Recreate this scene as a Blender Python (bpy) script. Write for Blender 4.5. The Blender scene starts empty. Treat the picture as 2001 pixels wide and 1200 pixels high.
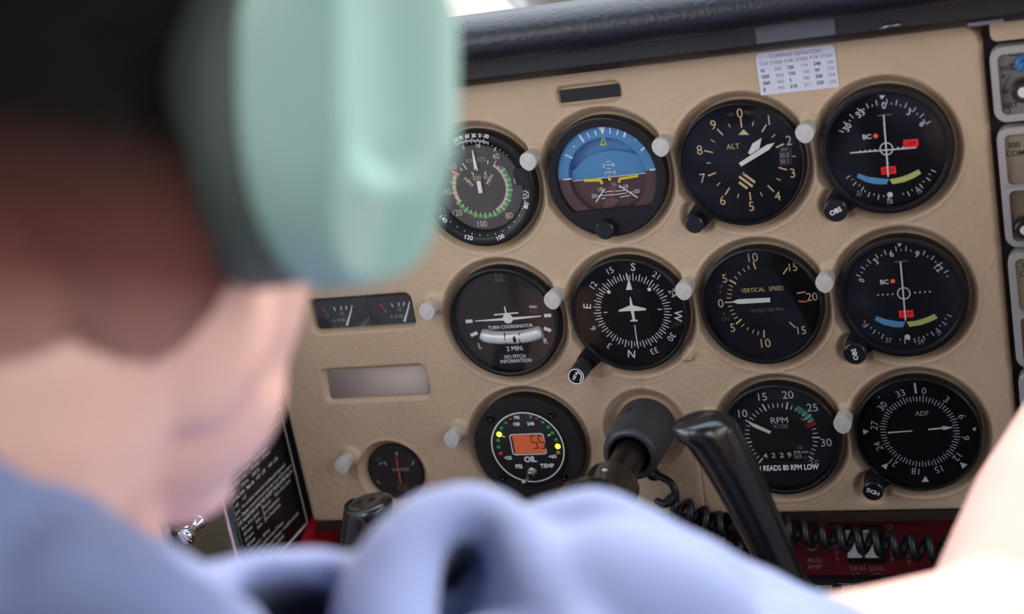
import bpy, bmesh, math, random
import numpy as np
from mathutils import Vector, Matrix
random.seed(7)
sc = bpy.context.scene
COL = sc.collection
# ------------------------------------------------------------------ camera
# metres; X to the right of the aircraft, Y forward, Z up, origin at the airspeed indicator
CAM = Vector((0.3809, -0.9439, 0.2431))
RGT = Vector((0.9347, 0.3078, -0.1776)); DWN = Vector((-0.0629, -0.3487, -0.9351)); FWD = Vector((-0.3498, 0.8852, -0.3066))
FPX = 3177.4
cd = bpy.data.cameras.new('camera'); cam = bpy.data.objects.new('camera', cd); COL.objects.link(cam)
m = Matrix((RGT, -DWN, -FWD)).transposed().to_4x4(); m.translation = CAM
cam.matrix_world = m
cd.sensor_width = 36.0; cd.lens = FPX / 2001 * 36.0; cd.clip_start = 0.02; cd.clip_end = 200
cd.dof.use_dof = True; cd.dof.focus_distance = 1.03; cd.dof.aperture_fstop = 5.0
sc.camera = cam
# ------------------------------------------------------------------ daylight, one added fill lamp and exposure
sc.view_settings.view_transform = 'Standard'; sc.view_settings.look = 'None'
sc.view_settings.gamma = 1.0; sc.view_settings.use_curve_mapping = False
sc.view_settings.exposure = 0.0
wd = bpy.data.worlds.new('overcast_sky'); sc.world = wd; wd.use_nodes = True
nt = wd.node_tree; nt.nodes.clear()
wo = nt.nodes.new('ShaderNodeOutputWorld'); wb = nt.nodes.new('ShaderNodeBackground')
tc = nt.nodes.new('ShaderNodeTexCoord'); sp = nt.nodes.new('ShaderNodeSeparateXYZ'); rp = nt.nodes.new('ShaderNodeValToRGB')
nt.links.new(tc.outputs['Generated'], sp.inputs[0]); nt.links.new(sp.outputs['Z'], rp.inputs[0])
nt.links.new(rp.outputs[0], wb.inputs[0]); nt.links.new(wb.outputs[0], wo.inputs[0])
rp.color_ramp.elements[0].position = 0.0; rp.color_ramp.elements[0].color = (0.30, 0.30, 0.27, 1)
rp.color_ramp.elements[1].position = 1.0; rp.color_ramp.elements[1].color = (0.72, 0.86, 1.0, 1)
e = rp.color_ramp.elements.new(0.03); e.color = (0.97, 0.98, 1.0, 1)
wb.inputs[1].default_value = 4.0
def sun(name, direction, strength, angle, color):
    l = bpy.data.lights.new(name, 'SUN'); l.energy = strength; l.angle = angle; l.color = color
    o = bpy.data.objects.new(name, l); COL.objects.link(o)
    o.rotation_euler = Vector(direction).to_track_quat('-Z', 'Y').to_euler(); return o
sun('sun', (-0.35, -0.72, -0.80), 5.0, math.radians(12), (1.0, 0.96, 0.92))
def area(name, loc, target, sx, sy, power, color):
    l = bpy.data.lights.new(name, 'AREA'); l.shape = 'RECTANGLE'; l.size = sx; l.size_y = sy; l.energy = power; l.color = color
    o = bpy.data.objects.new(name, l); COL.objects.link(o); o.location = loc
    o.rotation_euler = (Vector(target) - Vector(loc)).to_track_quat('-Z', 'Y').to_euler(); return o
area('added_fill_right_rear', (0.93, -1.15, 0.30), (0.15, 0.0, -0.1), 0.6, 0.4, 3.0, (0.97, 0.98, 1.0))  # added fill lamp from the right rear, an invented source
area('daylight_left_window', (-0.30, -0.62, 0.40), (0.15, 0.0, -0.1), 0.6, 0.4, 5.0, (0.95, 0.97, 1.0))

# ------------------------------------------------------------------ helpers
def ray(u, v): return RGT * ((u - 1000.5) / FPX) + DWN * ((v - 600) / FPX) + FWD
def px(u, v, Y):                     # the point of the photo's pixel on the plane Y = const (the panel's planes)
    d = ray(u, v); return CAM + d * ((Y - CAM.y) / d.y)
def wallpt(u, v, X):                 # the same on a side wall plane X = const
    d = ray(u, v); return CAM + d * ((X - CAM.x) / d.x)
def dep(u, v, s): return CAM + ray(u, v) * s
def lin(c): return tuple(((x / 255) / 12.92 if x / 255 <= 0.04045 else ((x / 255 + 0.055) / 1.055) ** 2.4) for x in c)

MATS = {}
def mat(name, rgb, rough=0.5, metal=0.0, bump=None, vary=None, coat=0.0, emit=0.0, spec=0.5, sheen=0.0, sub=0.0):
    if name in MATS: return MATS[name]
    mt = bpy.data.materials.new(name); mt.use_nodes = True; t = mt.node_tree; b = t.nodes['Principled BSDF']
    c = lin(rgb) + (1,)
    b.inputs['Base Color'].default_value = c; b.inputs['Roughness'].default_value = rough; b.inputs['Metallic'].default_value = metal
    b.inputs['Specular IOR Level'].default_value = spec; b.inputs['Coat Weight'].default_value = coat
    if sheen: b.inputs['Sheen Weight'].default_value = sheen
    if sub:
        b.inputs['Subsurface Weight'].default_value = sub; b.inputs['Subsurface Radius'].default_value = (0.008, 0.003, 0.0015); b.inputs['Subsurface Scale'].default_value = 1.0
    if emit:
        b.inputs['Emission Color'].default_value = c; b.inputs['Emission Strength'].default_value = emit
    co = t.nodes.new('ShaderNodeTexCoord')
    if vary:                          # (scale, amount)
        n = t.nodes.new('ShaderNodeTexNoise'); n.inputs['Scale'].default_value = vary[0]; n.inputs['Detail'].default_value = 5
        t.links.new(co.outputs['Object'], n.inputs['Vector'])
        r = t.nodes.new('ShaderNodeValToRGB'); k = vary[1]
        r.color_ramp.elements[0].position = 0.3; r.color_ramp.elements[1].position = 0.7
        r.color_ramp.elements[0].color = tuple(x * (1 - k) for x in c[:3]) + (1,); r.color_ramp.elements[1].color = tuple(min(1, x * (1 + k)) for x in c[:3]) + (1,)
        t.links.new(n.outputs[0], r.inputs[0]); t.links.new(r.outputs[0], b.inputs['Base Color'])
    if bump:                          # (kind, scale, strength, distance)
        if bump[0] == 'leather':
            n = t.nodes.new('ShaderNodeTexVoronoi'); n.inputs['Scale'].default_value = bump[1]; n.feature = 'SMOOTH_F1'
            n2 = t.nodes.new('ShaderNodeTexNoise'); n2.inputs['Scale'].default_value = bump[1] * 0.6; n2.inputs['Detail'].default_value = 3
            t.links.new(co.outputs['Object'], n2.inputs['Vector'])
            mx = t.nodes.new('ShaderNodeMath'); mx.operation = 'ADD'
            t.links.new(co.outputs['Object'], n.inputs['Vector']); t.links.new(n.outputs['Distance'], mx.inputs[0]); t.links.new(n2.outputs[0], mx.inputs[1]); src = mx.outputs[0]
        elif bump[0] == 'weave':
            n = t.nodes.new('ShaderNodeTexWave'); n.inputs['Scale'].default_value = bump[1]; n.inputs['Distortion'].default_value = 1.5
            t.links.new(co.outputs['Object'], n.inputs['Vector']); src = n.outputs[0]
        else:
            n = t.nodes.new('ShaderNodeTexNoise'); n.inputs['Scale'].default_value = bump[1]; n.inputs['Detail'].default_value = 6
            t.links.new(co.outputs['Object'], n.inputs['Vector']); src = n.outputs[0]
        bp = t.nodes.new('ShaderNodeBump'); bp.inputs['Strength'].default_value = bump[2]; bp.inputs['Distance'].default_value = bump[3]
        t.links.new(src, bp.inputs['Height']); t.links.new(bp.outputs[0], b.inputs['Normal'])
    MATS[name] = mt; return mt
def glassmat(name, refl=0.05, rough=0.02, tint=(1, 1, 1)):
    if name in MATS: return MATS[name]
    mt = bpy.data.materials.new(name); mt.use_nodes = True; t = mt.node_tree; t.nodes.clear()
    o = t.nodes.new('ShaderNodeOutputMaterial'); mx = t.nodes.new('ShaderNodeMixShader'); tr = t.nodes.new('ShaderNodeBsdfTransparent'); gl = t.nodes.new('ShaderNodeBsdfGlossy')
    tr.inputs[0].default_value = tint + (1,); gl.inputs['Roughness'].default_value = rough
    fr = t.nodes.new('ShaderNodeFresnel'); fr.inputs[0].default_value = 1.45
    ml = t.nodes.new('ShaderNodeMath'); ml.operation = 'MULTIPLY'; ml.inputs[1].default_value = refl / 0.034
    t.links.new(fr.outputs[0], ml.inputs[0]); t.links.new(ml.outputs[0], mx.inputs[0])
    t.links.new(tr.outputs[0], mx.inputs[1]); t.links.new(gl.outputs[0], mx.inputs[2]); t.links.new(mx.outputs[0], o.inputs[0])
    MATS[name] = mt; return mt

BLACK = mat('black_anodised', (17, 17, 20), 0.42, spec=.35, bump=('noise', 900, 0.05, 0.0005))
DIAL = mat('dial_black', (15, 14, 18), 0.7, vary=(60, 0.15), spec=.15)
WHITE = mat('dial_white', (243, 243, 245), 0.6)
CREAM = mat('dial_cream', (236, 204, 156), 0.6)
GREY = mat('dial_grey_print', (105, 105, 105), 0.6)
PTR = mat('pointer_white', (246, 248, 240), 0.5)
RED = mat('dial_red', (225, 30, 35), 0.5)
ORANGE = mat('dial_orange', (235, 90, 30), 0.5)
YEL = mat('dial_yellow', (238, 218, 40), 0.5)
PALEYEL = mat('dial_pale_yellow', (214, 220, 125), 0.5)
CYAN = mat('dial_cyan', (95, 170, 220), 0.5)
GREEN = mat('dial_green', (90, 165, 85), 0.5)
TAN = mat('tan_vinyl', (187, 162, 135), 0.52, bump=('leather', 430, 0.42, 0.0007), vary=(14, 0.05))
GLASS = glassmat('instrument_glass', 0.024)
CHROME = mat('chrome', (225, 228, 235), 0.12, 1.0, bump=('noise', 300, 0.03, 0.0003))
BLKPL = mat('black_plastic', (20, 20, 23), 0.3, bump=('noise', 700, 0.04, 0.0004))
RUBBER = mat('black_rubber', (26, 26, 30), 0.38)

_txt = {}
def text_geo(s, bold=0.0):
    k = (s, bold)
    if k not in _txt:
        c = bpy.data.curves.new('t', 'FONT'); c.body = s; c.size = 1.0; c.resolution_u = 3; c.offset = bold
        o = bpy.data.objects.new('t', c); COL.objects.link(o)
        dg = bpy.context.evaluated_depsgraph_get(); me = bpy.data.meshes.new_from_object(o.evaluated_get(dg))
        vs = np.array([tuple(v.co) for v in me.vertices]) if len(me.vertices) else np.zeros((0, 3)); fs = [tuple(p.vertices) for p in me.polygons]
        bpy.data.objects.remove(o); bpy.data.curves.remove(c); bpy.data.meshes.remove(me); _txt[k] = (vs, fs)
    return _txt[k]
CAPH = 0.73
class MB:
    """collects geometry for ONE mesh; 2-D drawing calls use (x, z) at depth y, the viewer is towards -y"""
    def __init__(s): s.v = []; s.f = []; s.m = []; s.s = []; s.mats = []
    def mi(s, m):
        if m not in s.mats: s.mats.append(m)
        return s.mats.index(m)
    def add(s, vs, fs, m, smooth=False, T=None):
        o = len(s.v)
        s.v += [tuple(T @ Vector(p)) if T is not None else tuple(p) for p in vs]
        i = s.mi(m)
        for q in fs: s.f.append(tuple(a + o for a in q)); s.m.append(i); s.s.append(smooth)
    def lathe(s, prof, m, n=64, T=None, smooth=True, cap0=False, cap1=False):   # prof (r, y) about the y axis
        vs = [(r * math.cos(2 * math.pi * k / n), y, r * math.sin(2 * math.pi * k / n)) for r, y in prof for k in range(n)]
        fs = [(a * n + k, a * n + (k + 1) % n, (a + 1) * n + (k + 1) % n, (a + 1) * n + k) for a in range(len(prof) - 1) for k in range(n)]
        if cap0: fs.append(tuple(range(n)))
        if cap1: fs.append(tuple((len(prof) - 1) * n + k for k in range(n))[::-1])
        s.add(vs, fs, m, smooth, T)
    def disc(s, r, y, m, c=(0, 0), n=64): s.poly([(c[0] + r * math.cos(2 * math.pi * k / n), c[1] + r * math.sin(2 * math.pi * k / n)) for k in range(n)], y, m)
    def ring(s, r0, r1, y, m, a0=0, a1=360, c=(0, 0), n=72):        # angles clockwise from the top
        k = max(3, int(n * abs(a1 - a0) / 360)); vs = []; fs = []
        for i in range(k + 1):
            a = math.radians(a0 + (a1 - a0) * i / k)
            for r in (r0, r1): vs.append((c[0] + r * math.sin(a), y, c[1] + r * math.cos(a)))
        for i in range(k): fs.append((2 * i, 2 * i + 1, 2 * i + 3, 2 * i + 2))
        s.add(vs, fs, m)
    def poly(s, pts, y, m): s.add([(p[0], y, p[1]) for p in pts], [tuple(range(len(pts)))], m)
    def slab(s, pts, y0, y1, m, smooth=False):                       # extruded outline from y0 (front) to y1
        n = len(pts)
        s.add([(p[0], y0, p[1]) for p in pts] + [(p[0], y1, p[1]) for p in pts],
              [tuple(range(n)), tuple(range(2 * n - 1, n - 1, -1))] + [(k, k + n, (k + 1) % n + n, (k + 1) % n) for k in range(n)], m, smooth)
    def loft(s, loops, m, cap0=True, cap1=True, smooth=True):         # loops of equal count, 3-D points
        n = len(loops[0]); vs = [p for l in loops for p in l]
        fs = [(a * n + k, a * n + (k + 1) % n, (a + 1) * n + (k + 1) % n, (a + 1) * n + k) for a in range(len(loops) - 1) for k in range(n)]
        if cap0: fs.append(tuple(range(n))[::-1])
        if cap1: fs.append(tuple((len(loops) - 1) * n + k for k in range(n)))
        s.add(vs, fs, m, smooth)
    def bar(s, p, q, w, y, m, w2=None):
        p = Vector(p); q = Vector(q); d = (q - p).normalized(); n = Vector((-d.y, d.x)); w2 = w if w2 is None else w2
        s.poly([p + n * w / 2, q + n * w2 / 2, q - n * w2 / 2, p - n * w / 2], y, m)
    def tick(s, a, r0, r1, w, y, m, c=(0, 0)):
        a = math.radians(a); d = Vector((math.sin(a), math.cos(a))); s.bar(Vector(c) + d * r0, Vector(c) + d * r1, w, y, m)
    def text(s, t, p, h, y, m, rot=0.0, sx=1.0, bold=0.0, T=None):    # centred; rot degrees clockwise
        vs, fs = text_geo(t, bold)
        if not len(vs): return
        x0, x1 = vs[:, 0].min(), vs[:, 0].max(); k = h / CAPH; a = math.radians(-rot); ca, sa = math.cos(a), math.sin(a); out = []
        for q in vs:
            x = (q[0] - (x0 + x1) / 2) * k * sx; z = (q[1] - CAPH / 2) * k
            out.append((p[0] + x * ca - z * sa, y, p[1] + x * sa + z * ca))
        s.add(out, fs, m, False, T)
    def box(s, x0, x1, y0, y1, z0, z1, m, T=None):
        vs = [(x, y, z) for x in (x0, x1) for y in (y0, y1) for z in (z0, z1)]
        s.add(vs, [(0, 1, 3, 2), (4, 6, 7, 5), (0, 4, 5, 1), (2, 3, 7, 6), (0, 2, 6, 4), (1, 5, 7, 3)], m, False, T)
    def tube(s, pts, rad, m, n=16, cap=True, flat=None):              # swept round section, parallel transport
        pts = [Vector(p) for p in pts]; N = len(pts); rad = rad if isinstance(rad, (list, tuple)) else [rad] * N
        t0 = (pts[1] - pts[0]).normalized(); up = Vector((0, 0, 1)) if abs(t0.z) < 0.9 else Vector((1, 0, 0))
        nn = (up - t0 * up.dot(t0)).normalized(); vs = []
        for i in range(N):
            t = (pts[min(i + 1, N - 1)] - pts[max(i - 1, 0)]).normalized(); nn = (nn - t * nn.dot(t)).normalized(); bb = t.cross(nn)
            for k in range(n):
                a = 2 * math.pi * k / n; vs.append(pts[i] + (nn * math.cos(a) + bb * math.sin(a) * (flat or 1.0)) * rad[i])
        fs = [(i * n + k, i * n + (k + 1) % n, (i + 1) * n + (k + 1) % n, (i + 1) * n + k) for i in range(N - 1) for k in range(n)]
        if cap: fs += [tuple(range(n))[::-1], tuple((N - 1) * n + k for k in range(n))]
        s.add(vs, fs, m, True)
    def sphere(s, c, r, m, n=20, k=12, sc=(1, 1, 1)):
        vs = []; fs = []
        for i in range(k + 1):
            th = math.pi * i / k
            for j in range(n):
                ph = 2 * math.pi * j / n; vs.append((c[0] + r * sc[0] * math.sin(th) * math.cos(ph), c[1] + r * sc[1] * math.sin(th) * math.sin(ph), c[2] + r * sc[2] * math.cos(th)))
        for i in range(k):
            for j in range(n): fs.append((i * n + j, i * n + (j + 1) % n, (i + 1) * n + (j + 1) % n, (i + 1) * n + j))
        s.add(vs, fs, m, True)
    def build(s, name, parent=None, label=None, fix=False, merge=False):
        me = bpy.data.meshes.new(name); me.from_pydata(s.v, [], s.f)
        for mt in s.mats: me.materials.append(mt)
        me.polygons.foreach_set('material_index', s.m); me.polygons.foreach_set('use_smooth', s.s)
        if fix or merge:
            bm = bmesh.new(); bm.from_mesh(me)
            if merge: bmesh.ops.remove_doubles(bm, verts=bm.verts, dist=1e-5)
            bmesh.ops.recalc_face_normals(bm, faces=bm.faces); bm.to_mesh(me); bm.free()
        me.update()
        o = bpy.data.objects.new(name, me); COL.objects.link(o)
        if parent is not None: o.parent = parent
        if label: o['label'] = label
        return o
def sharp(o, ang=35):
    me = o.data; bm = bmesh.new(); bm.from_mesh(me)
    for e_ in bm.edges:
        if len(e_.link_faces) == 2 and e_.calc_face_angle(0) > math.radians(ang): e_.smooth = False
    bm.to_mesh(me); bm.free(); return o
def thing(name, label, cat, loc=(0, 0, 0), group=None):
    o = bpy.data.objects.new(name, None); COL.objects.link(o); o.location = loc; o.empty_display_size = 0.02
    o['label'] = label; o['category'] = cat
    if group: o['group'] = group
    return o
def tag(o, label, cat, group=None):
    o['label'] = label; o['category'] = cat
    if group: o['group'] = group
    return o
def struct(o): o['kind'] = 'structure'; return o
def rrect(x0, x1, z0, z1, r, n=6):
    pts = []
    for cx, cz, a in ((x1 - r, z1 - r, 0), (x0 + r, z1 - r, 90), (x0 + r, z0 + r, 180), (x1 - r, z0 + r, 270)):
        for k in range(n + 1):
            t = math.radians(a + 90 * k / n); pts.append((cx + r * math.cos(t), cz + r * math.sin(t)))
    return pts
def smoothstep(a, b, x): t = np.clip((x - a) / (b - a), 0, 1); return t * t * (3 - 2 * t)
def catmull(pts, k=8):
    pts = [Vector(p) for p in pts]; out = []
    P = [pts[0] * 2 - pts[1]] + pts + [pts[-1] * 2 - pts[-2]]
    for i in range(1, len(P) - 2):
        for j in range(k):
            t = j / k; a, b, c, d = P[i - 1], P[i], P[i + 1], P[i + 2]
            out.append(0.5 * ((2 * b) + (c - a) * t + (2 * a - 5 * b + 4 * c - d) * t * t + (3 * b - a - 3 * c + d) * t ** 3))
    out.append(pts[-1]); return out
# ------------------------------------------------------------------ instrument panel
GX = [0, .0859, .1717, .258]; GZ = [-.0029, -.0949, -.1863]
CLK = (-.0855, -.0035); YOKE = (.083, -.176); AMM = (-.106, -.204)
PY = 0.004                                           # the panel skin; gauge bezels come forward to y = 0
X0, X1, Z0, Z1 = -.178, .3165, -.2405, .0655
def panel():
    st = 0.0008; xs = np.arange(X0 - .004, X1 + .0041, st); zs = np.arange(Z0 - .004, Z1 + .0041, st)
    X, Z = np.meshgrid(xs, zs); Y = np.full(X.shape, PY)
    D = np.zeros(X.shape)
    def dish(cx, cz, r0, r1, d):
        nonlocal D
        r = np.hypot(X - cx, Z - cz); t = np.clip((r - r0) / (r1 - r0), 0, 1); t = .7 * t + .3 * t * t * (3 - 2 * t); D = np.maximum(D, d * (1 - t))
    def dishp(cx, cz, r0, r1, d):                    # with a soft moulded lip round it
        nonlocal Y
        dish(cx, cz, r0, r1, d); r = np.hypot(X - cx, Z - cz); Y = Y - 0.0005 * np.exp(-((r - r1 - .0006) / .0011) ** 2)
    for c in range(4):
        for r in range(3):
            if (c, r) == (1, 2): continue
            dishp(GX[c], GZ[r], .0392, .0448, .0075)
    dishp(CLK[0], CLK[1], .0392, .0448, .0075); dishp(YOKE[0], YOKE[1], .0215, .0285, .006); dishp(AMM[0], AMM[1], .0212, .0262, .007)
    for cx, cz in ((.1405, -.0335), (.2262, -.0335), (.2262, -.1275), (.2262, -.2225), (.058, -.1275)): dish(cx, cz, .0085, .0125, .0055)
    def slot(x0, x1, z0, z1, d, soft):
        nonlocal D
        q = np.hypot(np.maximum(0, np.abs(X - (x0 + x1) / 2) - (x1 - x0) / 2 + .003), np.maximum(0, np.abs(Z - (z0 + z1) / 2) - (z1 - z0) / 2 + .003)) - .003
        D = np.maximum(D, d * (1 - smoothstep(0, soft, q)))
    slot(-.1405, -.0665, -.0937, -.0722, .007, .0028); slot(-.1425, -.0665, -.1452, -.1240, .0035, .003); slot(.0632, .1022, .0452, .0550, .0036, .0024)
    Y = Y + D
    for cx, cz, rr, hh in [(p[0] + .0015, p[1] + .001, .0085, .0022) for p in POSTS] + [(.1190, -.1245, .0065, .0022)]:
        r = np.hypot(X - cx, Z - cz); Y = Y - hh * (1 - smoothstep(rr * .6, rr, r))
    Y = Y + .0012 * np.exp(-((X - .1155 - (Z + .21) * .02) / .0007) ** 2) * (Z < -.196) + .0010 * np.exp(-((X - .0858) / .0006) ** 2) * ((Z > -.2075) & (Z < -.19) | (Z > -.15) & (Z < -.14))
    # rolled outer edge, rounded upper right corner
    rc = np.where((X > (X0 + X1) / 2) & (Z > 0), .012, .004)
    q = np.hypot(np.maximum(0, np.abs(X - (X0 + X1) / 2) - (X1 - X0) / 2 + rc), np.maximum(0, np.abs(Z - (Z0 + Z1) / 2) - (Z1 - Z0) / 2 + rc)) - rc
    t = np.clip((q + .003) / .003, 0, 1); Y = Y + .003 * (1 - np.sqrt(np.maximum(0, 1 - t * t))) + np.where(q > 0, .012, 0)
    nx, nz = len(xs), len(zs)
    co = np.stack([X, Y, Z], -1).reshape(-1, 3)
    i = np.arange(nx * nz).reshape(nz, nx); f = np.stack([i[:-1, :-1], i[:-1, 1:], i[1:, 1:], i[1:, :-1]], -1).reshape(-1, 4)
    me = bpy.data.meshes.new('instrument_panel'); me.vertices.add(len(co)); me.vertices.foreach_set('co', co.ravel())
    me.loops.add(f.size); me.loops.foreach_set('vertex_index', f.ravel()); me.polygons.add(len(f)); me.polygons.foreach_set('loop_start', np.arange(len(f)) * 4)
    me.update(calc_edges=True); me.polygons.foreach_set('use_smooth', [True] * len(f)); me.materials.append(TAN); me.validate()
    o = bpy.data.objects.new('instrument_panel', me); COL.objects.link(o)
    return tag(o, 'tan leather-grained moulded panel that carries the round flight gauges', 'panel')
POSTS = [(.0406, .0151), (.1264, .0157), (.2139, .0153), (-.0484, -.0796), (.0398, -.0778), (.1268, -.0774), (.2144, -.0787), (-.1368, -.1897), (-.0498, -.1725), (.2144, -.1724), (.1275, -.1715)]
PANEL = panel()

# ------------------------------------------------------------------ gauges: shared builders
CR = {'ASI': (820, 240, 4.8), 'AI': (1060, 220, 4.615), 'ALT': (1320, 190, 4.446), 'VOR': (1590, 160, 4.286), 'TC': (870, 515, 5.217), 'HI': (1100, 495, 4.616), 'VSI': (1360, 475, 4.8),
      'VOR2': (1625, 455, 4.529), 'OIL': (915, 765, 5.455), 'RPM': (1400, 745, 5.219), 'ADF': (1660, 730, 4.615)}
def locator(key, cx, cz, Y):         # place a detail seen in the photo on the gauge's own dial plane (metres from its centre)
    x0, y0, s = CR[key]
    def L(a, b, yy=Y):
        q = px(x0 + a / s, y0 + b / s, yy); return Vector((q.x - cx, q.z - cz))
    return L
def ang(p): return math.degrees(math.atan2(p[0], p[1]))
def bezel(root, R=.0387, Ri=.0345, d=.0075, lip=.0012, mt=None, name='bezel', rings=()):
    b = MB(); prof = [(R - .0006, .0095), (R, .0085), (R, lip), (R - lip * .35, lip * .3), (R - lip, 0)] + list(rings) + [(Ri + .0006, 0), (Ri, .0006), (Ri - .0008, d + .001)]
    b.lathe(prof, mt or BLACK, 96)
    o = b.build(name, root, fix=True); return sharp(o, 40)
def pane(root, R, y, mt=None, name='cover_glass'):
    b = MB(); b.disc(R, y, mt or GLASS)
    return b.build(name, root)
def knob_geo(b, T, r, l, m, flutes=0, taper=.96):
    n = 48
    prof = [(r * .9, 0), (r, -.001), (r * taper, -l + .0008), (r * taper - .0008, -l), (.0001, -l)]
    vs = []; fs = []
    for rr, y in prof:
        for k in range(n):
            a = 2 * math.pi * k / n; q = rr * (1 - (.045 if flutes and (k % 3 == 0) and rr > .002 else 0)); vs.append((q * math.cos(a), y, q * math.sin(a)))
    for a in range(len(prof) - 1):
        for k in range(n): fs.append((a * n + k, a * n + (k + 1) % n, (a + 1) * n + (k + 1) % n, (a + 1) * n + k))
    b.add(vs, fs, m, True, T)
def knob(root, p, r, y0, l, mt, name='knob', flutes=0, text=None, th=.003, rot=0, tm=None, label=None):
    b = MB(); knob_geo(b, Matrix.Translation((p[0], y0, p[1])), r, l, mt, flutes)
    if text: b.text(text, p, th, y0 - l - .0002, tm or WHITE, rot, bold=.02)
    o = b.build(name, root, label); return sharp(o, 30)
def lug(root, p, c, r, y0, y1, mt):  # black arm from the bezel out to its knob
    b = MB(); d = (Vector(p) - Vector(c)).normalized(); n = Vector((-d.y, d.x)); q = d * .0374
    a0 = math.atan2(d.y, d.x); pts = [tuple(Vector(p) + Vector((math.cos(a0 + t), math.sin(a0 + t))) * r) for t in [math.pi / 2 - math.pi * k / 12 for k in range(13)]]
    pts += [tuple(q - n * r * 1.15), tuple(q + n * r * 1.15)]
    b.slab(pts, y0, y1, mt); return b.build('knob_mount', root, fix=True)

# --- airspeed indicator
def airspeed():
    cx, cz = GX[0], GZ[0]; root = thing('airspeed_indicator', 'round grey-faced airspeed gauge in knots with green arc, leftmost full dial of the top row', 'gauge', (cx, 0, cz))
    L = locator('ASI', cx, cz, .0065); B = locator('ASI', cx, cz, .0012)
    bb = MB(); Ri = .0288
    bb.lathe([(.0381, .0095), (.0387, .0085), (.0387, .002), (.0380, .0006), (.0372, 0), (.0335, .0006), (.0325, .0012), (.0300, .0036), (Ri, .0045), (Ri - .0004, .0075)], BLACK, 96)
    for t, a, b_ in (('120', 338, 158), ('90', 388, 137), ('60', 447, 124), ('30', 508, 118), ('0', 566, 116), ('-30', 622, 122)): bb.text(t, L(a, b_ , .0002), .0026, -.0001, WHITE, ang(L(a, b_, 0)) * .9, .85, .02)
    for k in range(24):
        q = -17 + k * 40 / 23; bb.tick(q, .0318, .0332 if k % 4 else .0342, .0004, .0003, WHITE)
    bb.text('°F', L(270, 188, 0), .0022, -.0001, WHITE, -45); bb.text('PRESS', L(205, 342, .001), .0021, .0002, WHITE, -58); bb.text('ALT', L(245, 358, .001), .0021, .0002, WHITE, -58)
    for k in range(20): bb.tick(-52 + k * 5.3, .0303, .0310, .0004, .0026, WHITE)
    for t, a, b_ in (('5', 412, 232), ('10', 552, 212), ('5', 708, 248), ('0', 288, 298)): bb.text(t, L(a, b_, .002), .0024, .0016, WHITE, ang(L(a, b_, .002)))
    for t, a, b_, r in (('140', 232, 895, -130), ('120', 470, 1068, -165), ('100', 765, 1065, 160), ('80', 1003, 768, 115)): bb.text(t, L(a, b_, .0015), .0031, .0001, WHITE, r + 180, 1, .01)
    for k in range(16): bb.tick(110 + k * 10, .0308, .0316 if k % 2 else .0322, .0004, .0019, WHITE)
    bb.text('T.A.S.', L(990, 670, .0015), .0021, .0002, WHITE, 100); bb.text('KTS', L(1020, 668, .0015), .0019, -.0001, WHITE, 100)
    bb.build('bezel', root); y = .0064
    d = MB(); d.disc(.0290, .0066, mat('dial_grey', (84, 78, 76), 0.55, vary=(50, .08)))
    for t, a, b_, h in (('40', 715, 312, .0042), ('60', 912, 540, .0042), ('80', 840, 868, .0044), ('100', 588, 945, .0044), ('120', 355, 842, .0044), ('140', 250, 645, .0044), ('160', 300, 405, .0044)): d.text(t, L(a, b_), h, y, mat('dial_ivory', (222, 205, 182), .6), 0, .85, .004)
    r = .0185
    d.ring(r, r + .0026, y, GREEN, ang(L(745, 430)), ang(L(380, 740)) + 360); d.ring(r - .0018, r, y - .0001, mat('dial_pinkish_white', (214, 190, 180), .6), ang(L(690, 410)), ang(L(715, 808)))
    d.ring(r - .001, r + .0016, y, mat('dial_sand', (216, 196, 150), .6), ang(L(375, 735)), ang(L(345, 495)))
    d.tick(ang(L(365, 485)), r - .002, r + .004, .0022, y - .0001, ORANGE)
    for k, a in enumerate(np.linspace(ang(L(700, 390)), ang(L(365, 485)) + 360, 27)): d.tick(a, r - (.001 if k % 2 else .0015), r + (.003 if k % 2 == 0 else .0016), .0005, y - .0002, WHITE)
    for a, b_, c_, e_ in ((405, 378, 445, 438), (383, 425, 402, 448), (642, 352, 640, 385), (490, 462, 510, 492), (622, 455, 615, 485)): d.bar(L(a, b_), L(c_, e_), .0007, y - .0002, WHITE)
    d.text('AIRSPEED', L(510, 258), .0026, y, GREY); d.text('KNOTS', L(528, 348), .0030, y, mat('dial_light_grey', (176, 176, 176), .6)); d.text('200', L(535, 515), .0029, y, CREAM); d.text('40', L(617, 508), .0024, y, CREAM, -45)
    d.text('MPH', L(460, 552), .0027, y, WHITE, 48); d.text('MPH', L(658, 530), .0027, y, WHITE, -52); d.build('dial', root)
    n = MB(); n.slab([tuple(L(498, 252)), tuple(L(508, 252)), tuple(L(556, 440)), tuple(L(543, 442)), tuple(L(532, 415)), tuple(L(520, 442))], .0048, .0053, PTR)
    n.slab([tuple(L(541, 540)), tuple(L(578, 538)), tuple(L(600, 650)), tuple(L(563, 656))], .0048, .0053, PTR)
    n.build('needle', root)
    k = MB(); p = L(958, 505, .004); k.slab([(p.x - .0042, p.y + .004), (p.x - .003, p.y + .006), (p.x + .0045, p.y + .0065), (p.x + .0055, p.y - .003), (p.x + .004, p.y - .0058), (p.x - .003, p.y - .0042)], .0005, .006, BLKPL)
    k.build('setting_knob', root); pane(root, .0288, .0038)
airspeed()

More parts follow.
